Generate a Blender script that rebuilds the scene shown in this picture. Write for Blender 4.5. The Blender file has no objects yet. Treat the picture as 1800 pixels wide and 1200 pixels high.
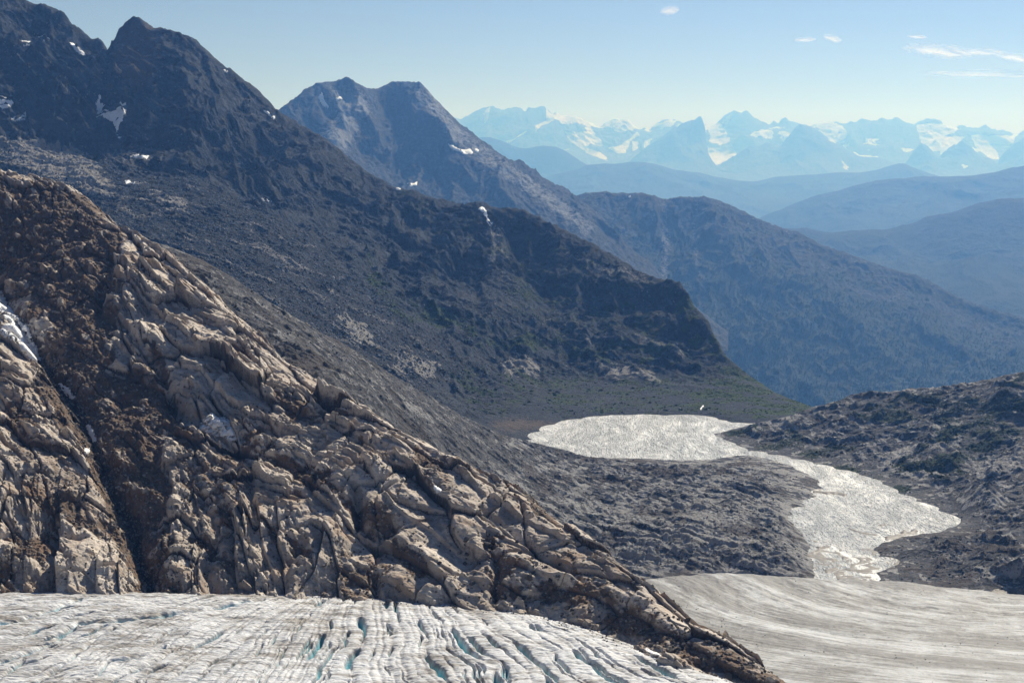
import bpy, math, random
import numpy as np

random.seed(7)
rng = np.random.default_rng(7)
scene = bpy.context.scene
C = scene.collection

# ------------------------------------------------------------------ camera
H = 420.0                                   # camera height above the lake (metres)
PITCH = math.atan(320 / 2500)               # optical axis below the horizon
cam_d = bpy.data.cameras.new("camera")
cam_d.lens = 50.0
cam_d.sensor_width = 36.0
cam_d.clip_start = 1.0
cam_d.clip_end = 400000.0
cam = bpy.data.objects.new("camera", cam_d)
C.objects.link(cam)
cam.location = (0, 0, H)
cam.rotation_euler = (math.pi / 2 - PITCH, 0, 0)
scene.camera = cam

# ------------------------------------------------------------------ sky and sun
SUN_EL = math.radians(42)
SUN_AZ = math.radians(29)                   # to the right of the view direction
world = bpy.data.worlds.new("World")
scene.world = world
world.use_nodes = True
wn = world.node_tree
sky = wn.nodes.new("ShaderNodeTexSky")
sky.sky_type = 'NISHITA'
sky.sun_disc = False
sky.sun_elevation = SUN_EL
sky.sun_rotation = SUN_AZ
sky.altitude = 1500
sky.air_density = 1.0
sky.dust_density = 0.1
sky.ozone_density = 3.0
tint = wn.nodes.new("ShaderNodeMix"); tint.data_type = 'RGBA'; tint.blend_type = 'MULTIPLY'
tint.inputs[0].default_value = 1.0; tint.inputs[7].default_value = (0.90, 0.76, 0.82, 1)
wn.links.new(sky.outputs[0], tint.inputs[6]); wn.links.new(tint.outputs[2], wn.nodes["Background"].inputs[0])
wn.nodes["Background"].inputs[1].default_value = 0.05

sun_d = bpy.data.lights.new("sun", 'SUN')
sun_d.energy = 5.0
sun_d.angle = math.radians(0.53)
sun_d.color = (1.0, 0.97, 0.93)
sun = bpy.data.objects.new("sun", sun_d)
C.objects.link(sun)
sl = np.array([math.sin(SUN_AZ) * math.cos(SUN_EL), math.cos(SUN_AZ) * math.cos(SUN_EL), math.sin(SUN_EL)])
from mathutils import Vector, Matrix
sun.rotation_euler = Vector(sl).to_track_quat('Z', 'Y').to_euler()

scene.view_settings.view_transform = 'Standard'
scene.view_settings.look = 'None'
scene.view_settings.gamma = 1.0
scene.view_settings.exposure = 0.38
scene.cycles.use_denoising = True
scene.cycles.denoiser = 'OPENIMAGEDENOISE'
scene.cycles.denoising_prefilter = 'ACCURATE'
scene.cycles.use_adaptive_sampling = False
scene.cycles.max_bounces = 4
scene.cycles.volume_bounces = 0

# ------------------------------------------------------------------ projection helpers
ct, st = math.cos(PITCH), math.sin(PITCH)
F = 2500.0


def P(px, py, D):
    u, v = (px - 900) / F, (600 - py) / F
    dy, dz = ct + v * st, -st + v * ct
    return (u / dy * D, D, H + dz / dy * D)


def proj(x, y, z):
    zz = z - H
    f = y * ct - zz * st
    v = y * st + zz * ct
    return 900 + F * x / f, 600 - F * v / f


def on_water(px, py, z=0.0):
    u, v = (px - 900) / F, (600 - py) / F
    dy, dz = ct + v * st, -st + v * ct
    D = (H - z) / (-dz / dy)
    return (u / dy * D, D, z)


def line(pts, step=26):
    out = []
    for a, b in zip(pts[:-1], pts[1:]):
        n = max(1, int(math.hypot(b[0] - a[0], b[1] - a[1]) / step))
        for k in range(n):
            t = k / n
            out.append(tuple(a[i] + (b[i] - a[i]) * t for i in range(3)))
    out.append(tuple(pts[-1]))
    return out


def W(pts):
    return [P(*p) for p in pts]


def back(wpts, dD, dz):
    return [(x * (y + dD) / y, y + dD, z - dz) for x, y, z in wpts]


# ------------------------------------------------------------------ noise
def _hash(ix, iy, seed):
    h = (ix.astype(np.uint32) * np.uint32(374761393)) ^ (iy.astype(np.uint32) * np.uint32(668265263)) ^ np.uint32((seed * 2246822519) & 0xffffffff)
    h = (h ^ (h >> np.uint32(13))) * np.uint32(1274126177)
    h = (h ^ (h >> np.uint32(15))) * np.uint32(2246822519)
    return h ^ (h >> np.uint32(16))


def _rnd(ix, iy, seed):
    return (_hash(ix, iy, seed) & np.uint32(0xffffff)).astype(np.float32) / np.float32(16777216)


def perlin(x, y, seed=0):
    x = np.asarray(x, np.float32); y = np.asarray(y, np.float32)
    x0 = np.floor(x); y0 = np.floor(y)
    fx = x - x0; fy = y - y0
    ix = x0.astype(np.int32); iy = y0.astype(np.int32)
    ux = fx * fx * fx * (fx * (fx * 6 - 15) + 10); uy = fy * fy * fy * (fy * (fy * 6 - 15) + 10)

    def g(ox, oy):
        a = _rnd(ix + ox, iy + oy, seed) * np.float32(6.2831853)
        return np.cos(a) * (fx - ox) + np.sin(a) * (fy - oy)
    a = g(0, 0); b = g(1, 0); c = g(0, 1); d = g(1, 1)
    ab = a + ux * (b - a); cd = c + ux * (d - c)
    return (ab + uy * (cd - ab)) * np.float32(1.5)


def fbm(x, y, octs=5, seed=0, gain=0.5, lac=2.07):
    s = 0; a = 1.0; n = 0
    for o in range(octs):
        s = s + a * perlin(x + 17.3 * o, y - 9.1 * o, seed + o); n += a
        a *= gain; x = x * lac; y = y * lac
    return s / n * 1.3


def ridged(x, y, octs=5, seed=0, gain=0.5, lac=2.1):
    s = 0; a = 1.0; n = 0; w = 1.0
    for o in range(octs):
        r = 1 - np.abs(perlin(x + 31.7 * o, y + 11.9 * o, seed + o)) * 1.5
        r = np.clip(r, 0, 1) ** 2
        s = s + a * r * w; n += a
        w = np.clip(r * 1.4, 0.2, 1)
        a *= gain; x = x * lac; y = y * lac
    return s / n


def worley(x, y, seed=0, jit=0.95, square=0.0):
    x = np.asarray(x, np.float32); y = np.asarray(y, np.float32)
    ix = np.floor(x).astype(np.int32); iy = np.floor(y).astype(np.int32)
    f1 = np.full(x.shape, 9, np.float32); f2 = f1.copy()
    cx = np.zeros_like(x); cy = np.zeros_like(x); ci = np.zeros(x.shape, np.int32); cj = ci.copy()
    for oy in (-1, 0, 1):
        for ox in (-1, 0, 1):
            jx = ix + ox; jy = iy + oy
            qx = jx + 0.5 + (_rnd(jx, jy, seed) - 0.5) * jit
            qy = jy + 0.5 + (_rnd(jx, jy, seed + 101) - 0.5) * jit
            d = np.hypot(x - qx, y - qy)
            if square: d = d * (1 - square) + np.maximum(np.abs(x - qx), np.abs(y - qy)) * square * 1.12
            near = d < f1
            f2 = np.where(near, f1, np.minimum(f2, d))
            cx = np.where(near, x - qx, cx); cy = np.where(near, y - qy, cy)
            ci = np.where(near, jx, ci); cj = np.where(near, jy, cj)
            f1 = np.where(near, d, f1)
    return f1, f2, cx, cy, ci, cj


def sstep(a, b, x):
    t = np.clip((x - a) / (b - a), 0, 1)
    return t * t * (3 - 2 * t)


# ------------------------------------------------------------------ 2D shapes in the picture plane, used to place things on the land
def seg_dist(px, py, pts):
    d = np.full(px.shape, 1e9, np.float32)
    for (ax, ay), (bx, by) in zip(pts[:-1], pts[1:]):
        vx, vy = bx - ax, by - ay
        t = np.clip(((px - ax) * vx + (py - ay) * vy) / (vx * vx + vy * vy + 1e-6), 0, 1)
        d = np.minimum(d, np.hypot(px - ax - t * vx, py - ay - t * vy))
    return d


def poly_sd(px, py, pts):
    """Signed distance to a polygon, positive inside."""
    pts = list(pts)
    d = seg_dist(px, py, pts + [pts[0]])
    ins = np.zeros(px.shape, bool)
    for (ax, ay), (bx, by) in zip(pts, pts[1:] + [pts[0]]):
        c = ((ay > py) != (by > py)) & (px < (bx - ax) * (py - ay) / ((by - ay) + 1e-9) + ax)
        ins ^= c
    return np.where(ins, d, -d)


def blob(px, py, cx, cy, rx, ry, ang=0):
    a = math.radians(ang)
    dx, dy = px - cx, py - cy
    u = (dx * math.cos(a) + dy * math.sin(a)) / rx
    v = (-dx * math.sin(a) + dy * math.cos(a)) / ry
    return np.exp(-(u * u + v * v))


# ------------------------------------------------------------------ surfaces from control points
def rbf(ctrl, X, Y, p=1.0, smooth=0.0):
    c = np.array(ctrl, np.float64)
    _, keep = np.unique(np.round(c[:, :2], 1), axis=0, return_index=True)
    c = c[np.sort(keep)]
    m = c[:, :2].mean(0); s = c[:, :2].std()
    q = (c[:, :2] - m) / s
    n = len(q)
    d = np.hypot(q[:, None, 0] - q[None, :, 0], q[:, None, 1] - q[None, :, 1])
    A = np.zeros((n + 3, n + 3))
    A[:n, :n] = d ** p - smooth * np.eye(n)
    A[:n, n] = 1; A[:n, n + 1:] = q
    A[n, :n] = 1; A[n + 1:, :n] = q.T
    w = np.linalg.solve(A, np.concatenate([c[:, 2], np.zeros(3)]))
    x = ((X - m[0]) / s).ravel().astype(np.float32); y = ((Y - m[1]) / s).ravel().astype(np.float32)
    out = np.empty(x.shape, np.float32)
    qf = q.astype(np.float32); wf = w.astype(np.float32)
    for i in range(0, len(x), 40000):
        xs = x[i:i + 40000]; ys = y[i:i + 40000]
        dd = (xs[:, None] - qf[None, :, 0]) ** 2 + (ys[:, None] - qf[None, :, 1]) ** 2
        dd = np.sqrt(dd) if p == 1.0 else np.power(dd + 1e-12, p / 2)
        out[i:i + 40000] = dd @ wf[:n] + wf[n] + xs * wf[n + 1] + ys * wf[n + 2]
    return out.reshape(X.shape)


def fan(px0, px1, dpx, rows):
    t = np.arange(px0, px1 + dpx, dpx, dtype=np.float64)
    rows = np.asarray(rows, np.float64)
    X = (t[None, :] - 900) / F / ct * rows[:, None]
    Y = np.repeat(rows[:, None], len(t), 1)
    return X, Y


def normals(V):
    du = np.gradient(V, axis=1); dv = np.gradient(V, axis=0)
    n = np.cross(du, dv)
    n /= np.linalg.norm(n, axis=2, keepdims=True) + 1e-9
    n[n[..., 2] < 0] *= -1
    return n


def blur(a, k):
    for _ in range(k):
        b = np.pad(a, 1, mode='edge')
        a = (b[:-2, 1:-1] + b[2:, 1:-1] + b[1:-1, :-2] + b[1:-1, 2:] + 2 * b[1:-1, 1:-1]) / 6
    return a


def make_mesh(name, verts, faces, mat, attrs=None, smooth=True):
    """verts (n,3), faces (m,k) all with k corners."""
    me = bpy.data.meshes.new(name)
    verts = np.ascontiguousarray(verts, np.float32); faces = np.ascontiguousarray(faces, np.int32)
    m, k = faces.shape
    me.vertices.add(len(verts)); me.vertices.foreach_set("co", verts.ravel())
    me.loops.add(m * k); me.loops.foreach_set("vertex_index", faces.ravel())
    me.polygons.add(m)
    me.polygons.foreach_set("loop_start", np.arange(0, m * k, k, dtype=np.int32))
    me.polygons.foreach_set("loop_total", np.full(m, k, np.int32))
    me.polygons.foreach_set("use_smooth", np.full(m, smooth, bool))
    for an, av in (attrs or {}).items():
        at = me.attributes.new(an, 'FLOAT', 'POINT')
        at.data.foreach_set("value", np.ascontiguousarray(av, np.float32).ravel())
    me.update(calc_edges=True)
    me.materials.append(mat)
    return me


def grid_faces(R, Cc):
    i = np.arange(R * Cc).reshape(R, Cc)
    return np.stack([i[:-1, :-1], i[:-1, 1:], i[1:, 1:], i[1:, :-1]], -1).reshape(-1, 4)


def tag(o, label, cat, kind=None, group=None):
    o["label"] = label; o["category"] = cat
    if kind: o["kind"] = kind
    if group: o["group"] = group
    return o


def add(name, me, label=None, cat=None, kind=None, group=None, loc=None, parent=None):
    o = bpy.data.objects.new(name, me)
    C.objects.link(o)
    if loc is not None: o.location = loc
    if parent is not None: o.parent = parent
    if label: tag(o, label, cat, kind, group)
    return o


class Land:
    """A grid of terrain with the picture position of every vertex."""
    def __init__(self, X, Y, Z):
        self.V = np.stack([X, Y, Z], -1).astype(np.float64)
        self.project()

    def project(self):
        self.px, self.py = proj(self.V[..., 0], self.V[..., 1], self.V[..., 2])

    def push(self, vec, amount):
        self.V = self.V + vec * amount[..., None]
        self.project()

    def finish(self):
        self.n = normals(self.V)
        view = np.array([0, 0, H]) - self.V
        view /= np.linalg.norm(view, axis=2, keepdims=True)
        face = (self.n * view).sum(2)
        bx = np.clip(((self.px + 400) / 4).astype(int), 0, 699); by = np.clip(((self.py + 400) / 4).astype(int), 0, 499)
        zb = np.full((500, 700), 1e9)
        np.minimum.at(zb, (by.ravel(), bx.ravel()), self.V[..., 1].ravel())
        self.dvis = self.V[..., 1] < zb[by, bx] * 1.012 + 4
        self.vis = (face > 0.02) & (self.V[..., 1] < zb[by, bx] * 1.012 + 4)

    def build(self, name, mat, attrs, label, cat, kind='structure'):
        R, Cc = self.V.shape[:2]
        me = make_mesh(name, self.V.reshape(-1, 3), grid_faces(R, Cc), mat, attrs)
        return add(name, me, label, cat, kind)


# ------------------------------------------------------------------ material helper
class Mat:
    def __init__(self, name):
        self.m = bpy.data.materials.new(name)
        self.m.use_nodes = True
        self.t = self.m.node_tree
        self.b = self.t.nodes["Principled BSDF"]
        self.tc = self.t.nodes.new("ShaderNodeTexCoord")
        self.co = self.tc.outputs["Object"]

    def put(self, sock, v):
        if hasattr(v, "is_output"): self.t.links.new(v, sock)
        elif isinstance(v, (tuple, list)) and len(v) == 3 and sock.type == 'RGBA': sock.default_value = (*v, 1)
        else: sock.default_value = v

    def scaled(self, sc, rot=(0, 0, 0), co=None):
        n = self.t.nodes.new("ShaderNodeMapping")
        n.inputs["Scale"].default_value = sc; n.inputs["Rotation"].default_value = rot
        self.t.links.new(co or self.co, n.inputs["Vector"])
        return n.outputs[0]

    def noise(self, scale, detail=4, rough=0.55, co=None, dist=0.0):
        n = self.t.nodes.new("ShaderNodeTexNoise")
        n.inputs["Scale"].default_value = scale; n.inputs["Detail"].default_value = detail
        n.inputs["Roughness"].default_value = rough; n.inputs["Distortion"].default_value = dist
        self.t.links.new(co or self.co, n.inputs["Vector"])
        return n.outputs[0]

    def voronoi(self, scale, feature='F1', co=None, out=0):
        n = self.t.nodes.new("ShaderNodeTexVoronoi")
        n.feature = feature; n.inputs["Scale"].default_value = scale
        self.t.links.new(co or self.co, n.inputs["Vector"])
        return n.outputs[out]

    def attr(self, name):
        n = self.t.nodes.new("ShaderNodeAttribute"); n.attribute_name = name
        return n.outputs["Fac"]

    def math(self, op, a, b=0.0, clamp=False):
        n = self.t.nodes.new("ShaderNodeMath"); n.operation = op; n.use_clamp = clamp
        self.put(n.inputs[0], a); self.put(n.inputs[1], b)
        return n.outputs[0]

    def maprange(self, v, a, b, c=0.0, d=1.0):
        n = self.t.nodes.new("ShaderNodeMapRange"); n.clamp = True
        self.t.links.new(v, n.inputs[0])
        for i, q in enumerate((a, b, c, d)): self.put(n.inputs[1 + i], q)
        return n.outputs[0]

    def mix(self, fac, a, b, mode='MIX'):
        n = self.t.nodes.new("ShaderNodeMix"); n.data_type = 'RGBA'; n.blend_type = mode
        self.put(n.inputs[0], fac); self.put(n.inputs[6], a); self.put(n.inputs[7], b)
        return n.outputs[2]

    def bump(self, height, dist, strength=1.0, normal=None):
        n = self.t.nodes.new("ShaderNodeBump")
        n.inputs["Strength"].default_value = strength; n.inputs["Distance"].default_value = dist
        self.t.links.new(height, n.inputs["Height"])
        if normal is not None: self.t.links.new(normal, n.inputs["Normal"])
        return n.outputs[0]

    def mask(self, attr, noise, k=0.6, lo=0.35, hi=0.65):
        """A painted extent with a ragged edge."""
        s = self.math('ADD', self.attr(attr), self.math('MULTIPLY', self.math('SUBTRACT', noise, 0.5), k * 2))
        return self.maprange(s, lo, hi)

    def out(self, color, rough=0.9, normal=None, spec=0.2):
        self.put(self.b.inputs["Base Color"], color)
        self.put(self.b.inputs["Roughness"], rough)
        self.b.inputs["Specular IOR Level"].default_value = spec
        if normal is not None: self.t.links.new(normal, self.b.inputs["Normal"])
        return self.m


def rock_material(name, c_dark, c_mid, c_light, s, moss=None, soil=None, snow=None, bare_lit=None, strata=None, bump=1.0, grain=1.0):
    """s: size in metres of the coarse mottling."""
    m = Mat(name)
    n1 = m.noise(1 / s, 6, 0.6); n2 = m.noise(6 / s, 6, 0.65); n3 = m.noise(30 / s, 4, 0.7)
    col = m.mix(m.maprange(n1, 0.35, 0.65), c_dark, c_mid)
    col = m.mix(m.maprange(n2, 0.48, 0.72), col, c_light)
    if strata is not None:
        sc, rot = strata
        ns = m.noise(1.0, 5, 0.6, co=m.scaled(sc, rot))
        col = m.mix(m.maprange(ns, 0.5, 0.68, 0, 0.75), col, c_light)
    v = m.voronoi(40 / s / grain)
    col = m.mix(m.maprange(v, 0.1, 0.75, 0, 0.5), col, c_dark)
    if bare_lit: col = m.mix(m.mask('bare_lit', n2, 0.7), col, m.mix(n3, bare_lit[0], bare_lit[1]))
    if soil: col = m.mix(m.mask('soil', n2, 0.5), col, m.mix(m.maprange(n3, 0.35, 0.65), soil[0], soil[1]))
    if moss: col = m.mix(m.mask('moss', n2, 0.9), col, m.mix(m.maprange(n3, 0.3, 0.7), moss[0], moss[1]))
    if snow: col = m.mix(m.mask('snow', n3, 0.35), col, snow)
    nb = m.bump(n2, s * 0.16 * bump, 0.8)
    nb = m.bump(n3, s * 0.04 * bump, 0.9, nb)
    nb = m.bump(v, s * 0.03 * bump, 0.7, nb)
    return m.out(col, 0.9, nb, 0.15)

# ================================================================== LARGE STRUCTURE, far to near
FLOOR = -950.0


def ground_sheet():
    R = 74000.0
    ys = np.linspace(-3000, R, 60); xs = np.linspace(-R * 0.7, R * 0.7, 60)
    X, Y = np.meshgrid(xs, ys)
    Z = FLOOR + fbm(X / 6000, Y / 6000, 4, 3) * 60
    m = rock_material("valley_floor", (0.02, 0.03, 0.02), (0.03, 0.04, 0.025), (0.05, 0.06, 0.04), 400)
    me = make_mesh("ground", np.stack([X, Y, Z], -1).reshape(-1, 3), grid_faces(60, 60), m)
    add("ground", me, "dark forested valley floor far below the ridges", "ground", "structure")


def simple_range(name, crest, label, mat, depth, base_z, rows, px=(750, 2060, 1.6), amp=60, nsize=1500, seed=1, step=12, p=1.0,
                 extra=(), snow=(), ridge_gain=1.0, snow_fn=None, roll=None, jag=0.05, rugged=0.0):
    """A long mountain range: its crest line, a face falling to the valley on our side and another behind."""
    if rugged:
        jr = np.random.default_rng(seed)
        crest = [(x + (jr.uniform(-1, 1) if k % 2 else 0), y + (jr.uniform(-0.2, 1.0) * rugged if k % 2 else jr.uniform(-0.5, 0.3) * rugged), D) for k, (x, y, D) in enumerate(line(crest, 5))]
    cw = W(line(crest, step))
    ctrl = list(cw)
    if rugged: ctrl += [(x, y - 170, z - 45) for x, y, z in cw] + [(x, y + 170, z - 50) for x, y, z in cw] + [(x, y + 420, z - 160) for x, y, z in cw]
    d0 = min(c[1] for c in cw); d1 = max(c[1] for c in cw)
    if roll:                                   # rounded shoulder just before the crest
        ctrl += [(x, y - roll[0], z - roll[1]) for x, y, z in cw[::2]]
    steep = min(1.0, 0.0009 * 1e3) * (np.array([c[2] for c in cw]).mean() - base_z)
    ctrl += [(x * 0.985, y - depth, base_z) for x, y, z in cw[::3]]
    if not roll:
        ctrl += [(x * 0.99, y - steep * 0.95, z - (z - base_z) * 0.32) for x, y, z in cw[::2]] + [(x * 1.01, y + steep * 0.5, z - (z - base_z) * 0.5) for x, y, z in cw[::2]]
    else:
        ctrl += [(x * 1.01, y + depth * 0.2, z - (z - base_z) * 0.3) for x, y, z in cw[::2]]
    ctrl += [(x * 1.05, y + depth * 0.9, base_z) for x, y, z in cw[::3]]
    ctrl += list(extra)
    ys = np.concatenate([np.linspace(d0 - depth * 1.05, d0 - depth * 0.25, rows // 3, endpoint=False),
                         np.linspace(d0 - depth * 0.25, d1 + depth * 0.08, rows // 2, endpoint=False),
                         np.linspace(d1 + depth * 0.08, d1 + depth * 0.8, rows // 6)])
    X, Y = fan(px[0], px[1], px[2], ys)
    Z = rbf(ctrl, X, Y, p)
    rel = np.clip((Z - base_z) / (max(c[2] for c in cw) - base_z), 0, 1)
    Xw = X + fbm(X / nsize * 0.7, Y / nsize * 0.7, 3, seed + 40) * nsize * 0.35
    Yw = Y + fbm(X / nsize * 0.7, Y / nsize * 0.7, 3, seed + 50) * nsize * 0.35
    rd = ridged(Xw / nsize, Yw / nsize * 0.75, 6, seed)
    crest_y = np.interp(X / Y, [c[0] / c[1] for c in cw], [c[1] for c in cw])
    near = np.exp(-((Y - crest_y) / (depth * 0.10)) ** 2)        # keep the skyline where it is
    dz = (rd - 1.0) * amp * 1.7 * (1 - 0.93 * near) * np.clip(rel * 1.6, 0.15, 1) * ridge_gain
    dz += fbm(X / nsize * 5, Y / nsize * 5, 4, seed + 9) * amp * 0.18 * (1 - 0.6 * near) + (ridged(X / nsize * 9, Y / nsize * 9, 3, seed + 19) - 0.5) * amp * jag
    L = Land(X, Y, Z + dz)
    wob = fbm(X / nsize * 3, Y / nsize * 3, 4, seed + 77)
    sn = np.zeros_like(X)
    for poly in snow:
        sn = np.maximum(sn, sstep(-2.0, 2.5, poly_sd(L.px, L.py, poly) + wob * 5))
    if snow_fn is not None: sn = np.maximum(sn, snow_fn(L, X, Y, rd, wob))
    L.finish()
    L.build(name, mat, {"snow": sn, "moss": np.zeros_like(X)}, label, "mountain range")
    return L


def crop(pts, ox, oy, s, D):
    return [(ox + x / s, oy + y / s, D) for x, y in pts]


def far_ranges():
    # --- the snowy range on the horizon
    a = [(-260, 300), (-120, 240), (0, 195), (30, 190), (60, 205), (80, 200), (130, 175), (190, 140), (240, 130), (250, 118), (290, 130), (330, 152), (360, 145),
         (420, 125), (450, 140), (468, 158), (490, 132), (540, 135), (560, 123), (590, 128), (620, 150), (640, 178), (660, 160),
         (710, 182), (760, 177), (800, 190), (850, 215), (890, 232), (925, 255), (960, 232), (1020, 200), (1060, 207), (1105, 200),
         (1130, 230), (1185, 270), (1215, 250), (1245, 262), (1290, 225), (1340, 205), (1410, 215), (1450, 230), (1520, 240),
         (1590, 240), (1620, 245), (1660, 225), (1700, 190), (1775, 147)]
    b = [(0, 147), (50, 155), (80, 152), (130, 195), (165, 205), (200, 230), (215, 240), (250, 218), (280, 222), (315, 195), (345, 215),
         (380, 220), (405, 232), (440, 240), (480, 250), (500, 232), (560, 228), (600, 220), (640, 220), (685, 235), (725, 218), (760, 225),
         (795, 197), (830, 212), (870, 215), (920, 200), (960, 215), (1000, 198), (1030, 200), (1060, 220), (1120, 235), (1160, 215),
         (1220, 193), (1280, 210), (1310, 240), (1385, 255), (1405, 240), (1480, 260), (1530, 258), (1560, 238), (1600, 265), (1700, 280),
         (1745, 300), (1800, 275), (1900, 250), (2100, 300)]
    crest = crop(a, 790, 150, 3.53, 54000) + crop(b, 1290, 150, 3.53, 54000)
    rock = (0.06, 0.06, 0.07)
    mfar = rock_material("far_rock", rock, (0.10, 0.10, 0.11), (0.17, 0.16, 0.16), 900, snow=(0.85, 0.86, 0.88), bump=0.8)
    snow = [[(1243, 215), (1262, 212), (1275, 232), (1292, 262), (1296, 272), (1270, 284), (1240, 300), (1243, 262), (1248, 238)],
            [(1000, 225), (1012, 230), (1035, 232), (1055, 245), (1057, 255), (1040, 250), (1030, 262), (1012, 240)],
            [(985, 224), (1005, 250), (1030, 268), (1072, 286), (1060, 272), (1030, 256), (1010, 236)],
            [(1071, 262), (1092, 255), (1120, 232), (1125, 238), (1108, 250), (1098, 268), (1085, 270)],
            [(1110, 246), (1124, 246), (1124, 264), (1112, 266)], [(1130, 246), (1146, 244), (1144, 258), (1128, 266)],
            [(1610, 218), (1680, 218), (1688, 228), (1660, 240), (1700, 240), (1665, 262), (1640, 268), (1615, 245)],
            [(1705, 238), (1790, 236), (1780, 254), (1740, 254), (1755, 268), (1758, 282), (1735, 275), (1715, 258)],
            [(940, 222), (948, 216), (978, 204), (972, 212), (952, 222), (942, 230)], [(890, 248), (925, 231), (905, 248), (892, 252)],
            [(850, 200), (862, 186), (858, 205), (852, 220)], [(1145, 222), (1170, 210), (1190, 212), (1180, 224), (1160, 226)]]

    def auto(L, X, Y, rd, wob):
        z = L.V[..., 2]
        return sstep(0.0, 0.3, fbm(X / 2200, Y / 2200, 4, 81) + wob * 0.6 - 0.25 + (z - 900) / 4000) * 0.9 * (L.px > 960)
    simple_range("snowy_mountain_range", crest, "jagged pale blue snowy mountain range along the horizon", mfar, 9000, -700, 240,
                 (760, 2060, 1.5), amp=260, nsize=2600, seed=5, step=7, snow=snow, snow_fn=auto, jag=0.16, rugged=2.6)
    # --- peaks in front of it
    c2 = [(1040, 320), (1080, 300), (1101, 286), (1130, 262), (1167, 237), (1180, 226), (1205, 212), (1216, 208), (1222, 209), (1228, 202), (1234, 208), (1243, 235), (1241, 262),
          (1243, 290), (1252, 297), (1284, 277), (1318, 255), (1335, 256), (1351, 248), (1364, 259), (1372, 254), (1383, 241), (1395, 228), (1405, 215), (1415, 222), (1426, 222), (1434, 229), (1443, 232),
          (1458, 247), (1471, 252), (1484, 258), (1494, 266), (1502, 268), (1511, 272), (1528, 272), (1545, 275), (1570, 285), (1590, 288), (1599, 276), (1608, 262), (1619, 249), (1628, 254), (1638, 263), (1653, 280), (1656, 268),
          (1672, 256), (1692, 246), (1703, 252), (1715, 266), (1728, 275), (1740, 277), (1750, 284), (1757, 290), (1764, 268), (1780, 255), (1800, 240), (1850, 250), (1960, 280)]
    snow2 = [[(1488, 258), (1520, 264), (1550, 260), (1600, 246), (1614, 250), (1590, 262), (1560, 268), (1545, 280), (1510, 272)],
             [(1475, 276), (1488, 288), (1496, 295), (1486, 296)], [(1660, 262), (1676, 270), (1670, 272)], [(1690, 288), (1700, 292), (1694, 296)]]
    simple_range("pointed_mountain_range", [(x, y, 46000) for x, y in c2], "hazy blue pointed peaks in front of the snowy range", mfar, 7000, -700, 200,
                 (1000, 2060, 1.6), amp=190, nsize=2200, seed=15, step=7, snow=snow2, jag=0.18, rugged=2.2)
    green = rock_material("hazy_slope", (0.012, 0.018, 0.016), (0.018, 0.024, 0.02), (0.035, 0.038, 0.034), 500, bump=0.9)
    c3 = [(780, 262), (841, 243), (861, 241), (883, 249), (900, 258), (920, 265), (935, 260), (951, 256), (974, 257), (990, 263), (1002, 272), (1015, 281), (1028, 289), (1060, 305), (1120, 330)]
    simple_range("dim_hill_range", [(x, y, 36000) for x, y in c3], "dim blue hills below the snowy range, behind the twin summit mountain", green, 6000, -800, 120,
                 (760, 1180, 2.0), amp=130, nsize=1800, seed=22)
    c4 = [(850, 352), (900, 330), (955, 312), (990, 302), (1012, 298), (1030, 290), (1065, 287), (1085, 288), (1106, 284), (1130, 285), (1150, 287), (1172, 295), (1187, 299), (1235, 304),
          (1262, 311), (1300, 317), (1326, 319), (1360, 311), (1395, 308), (1430, 306), (1475, 302), (1510, 303), (1545, 297), (1558, 292), (1578, 287),
          (1590, 287), (1605, 295), (1622, 303), (1645, 309), (1700, 318), (1800, 330), (1960, 350)]
    simple_range("low_blue_ridge", [(x, y, 31500) for x, y in c4], "long low blue ridge with a small rounded knob, below the pointed peaks", green, 6500, -900, 150,
                 (800, 2060, 1.8), amp=110, nsize=1500, seed=31, roll=(900, 60))
    c5 = [(1180, 470), (1250, 430), (1300, 402), (1345, 378), (1375, 367), (1400, 356), (1430, 344), (1470, 335), (1500, 325), (1540, 316), (1575, 313), (1620, 308), (1670, 309), (1710, 307), (1750, 302),
          (1780, 293), (1800, 290), (1860, 284), (1960, 275)]
    simple_range("broad_blue_ridge", [(x, y, 21500) for x, y in c5], "broad blue ridge with tiny snow flecks, rising to the right edge", green, 6000, -920, 170,
                 (1150, 2060, 1.7), amp=120, nsize=1300, seed=41, roll=(800, 70))
    c6 = [(1260, 380), (1330, 392), (1390, 399), (1420, 397), (1437, 403), (1463, 408), (1500, 403), (1530, 401), (1567, 402), (1583, 395), (1607, 392), (1625, 381),
          (1650, 375), (1680, 370), (1700, 361), (1725, 353), (1760, 348), (1800, 347), (1860, 343), (1960, 336)]
    simple_range("hazy_blue_shoulder", [(x, y, 13800) for x, y in c6], "nearest hazy blue mountain shoulder above the deep valley at right", green, 5200, -940, 190,
                 (1220, 2060, 1.6), amp=120, nsize=1200, seed=52, roll=(700, 80))


ground_sheet()
far_ranges()


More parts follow.
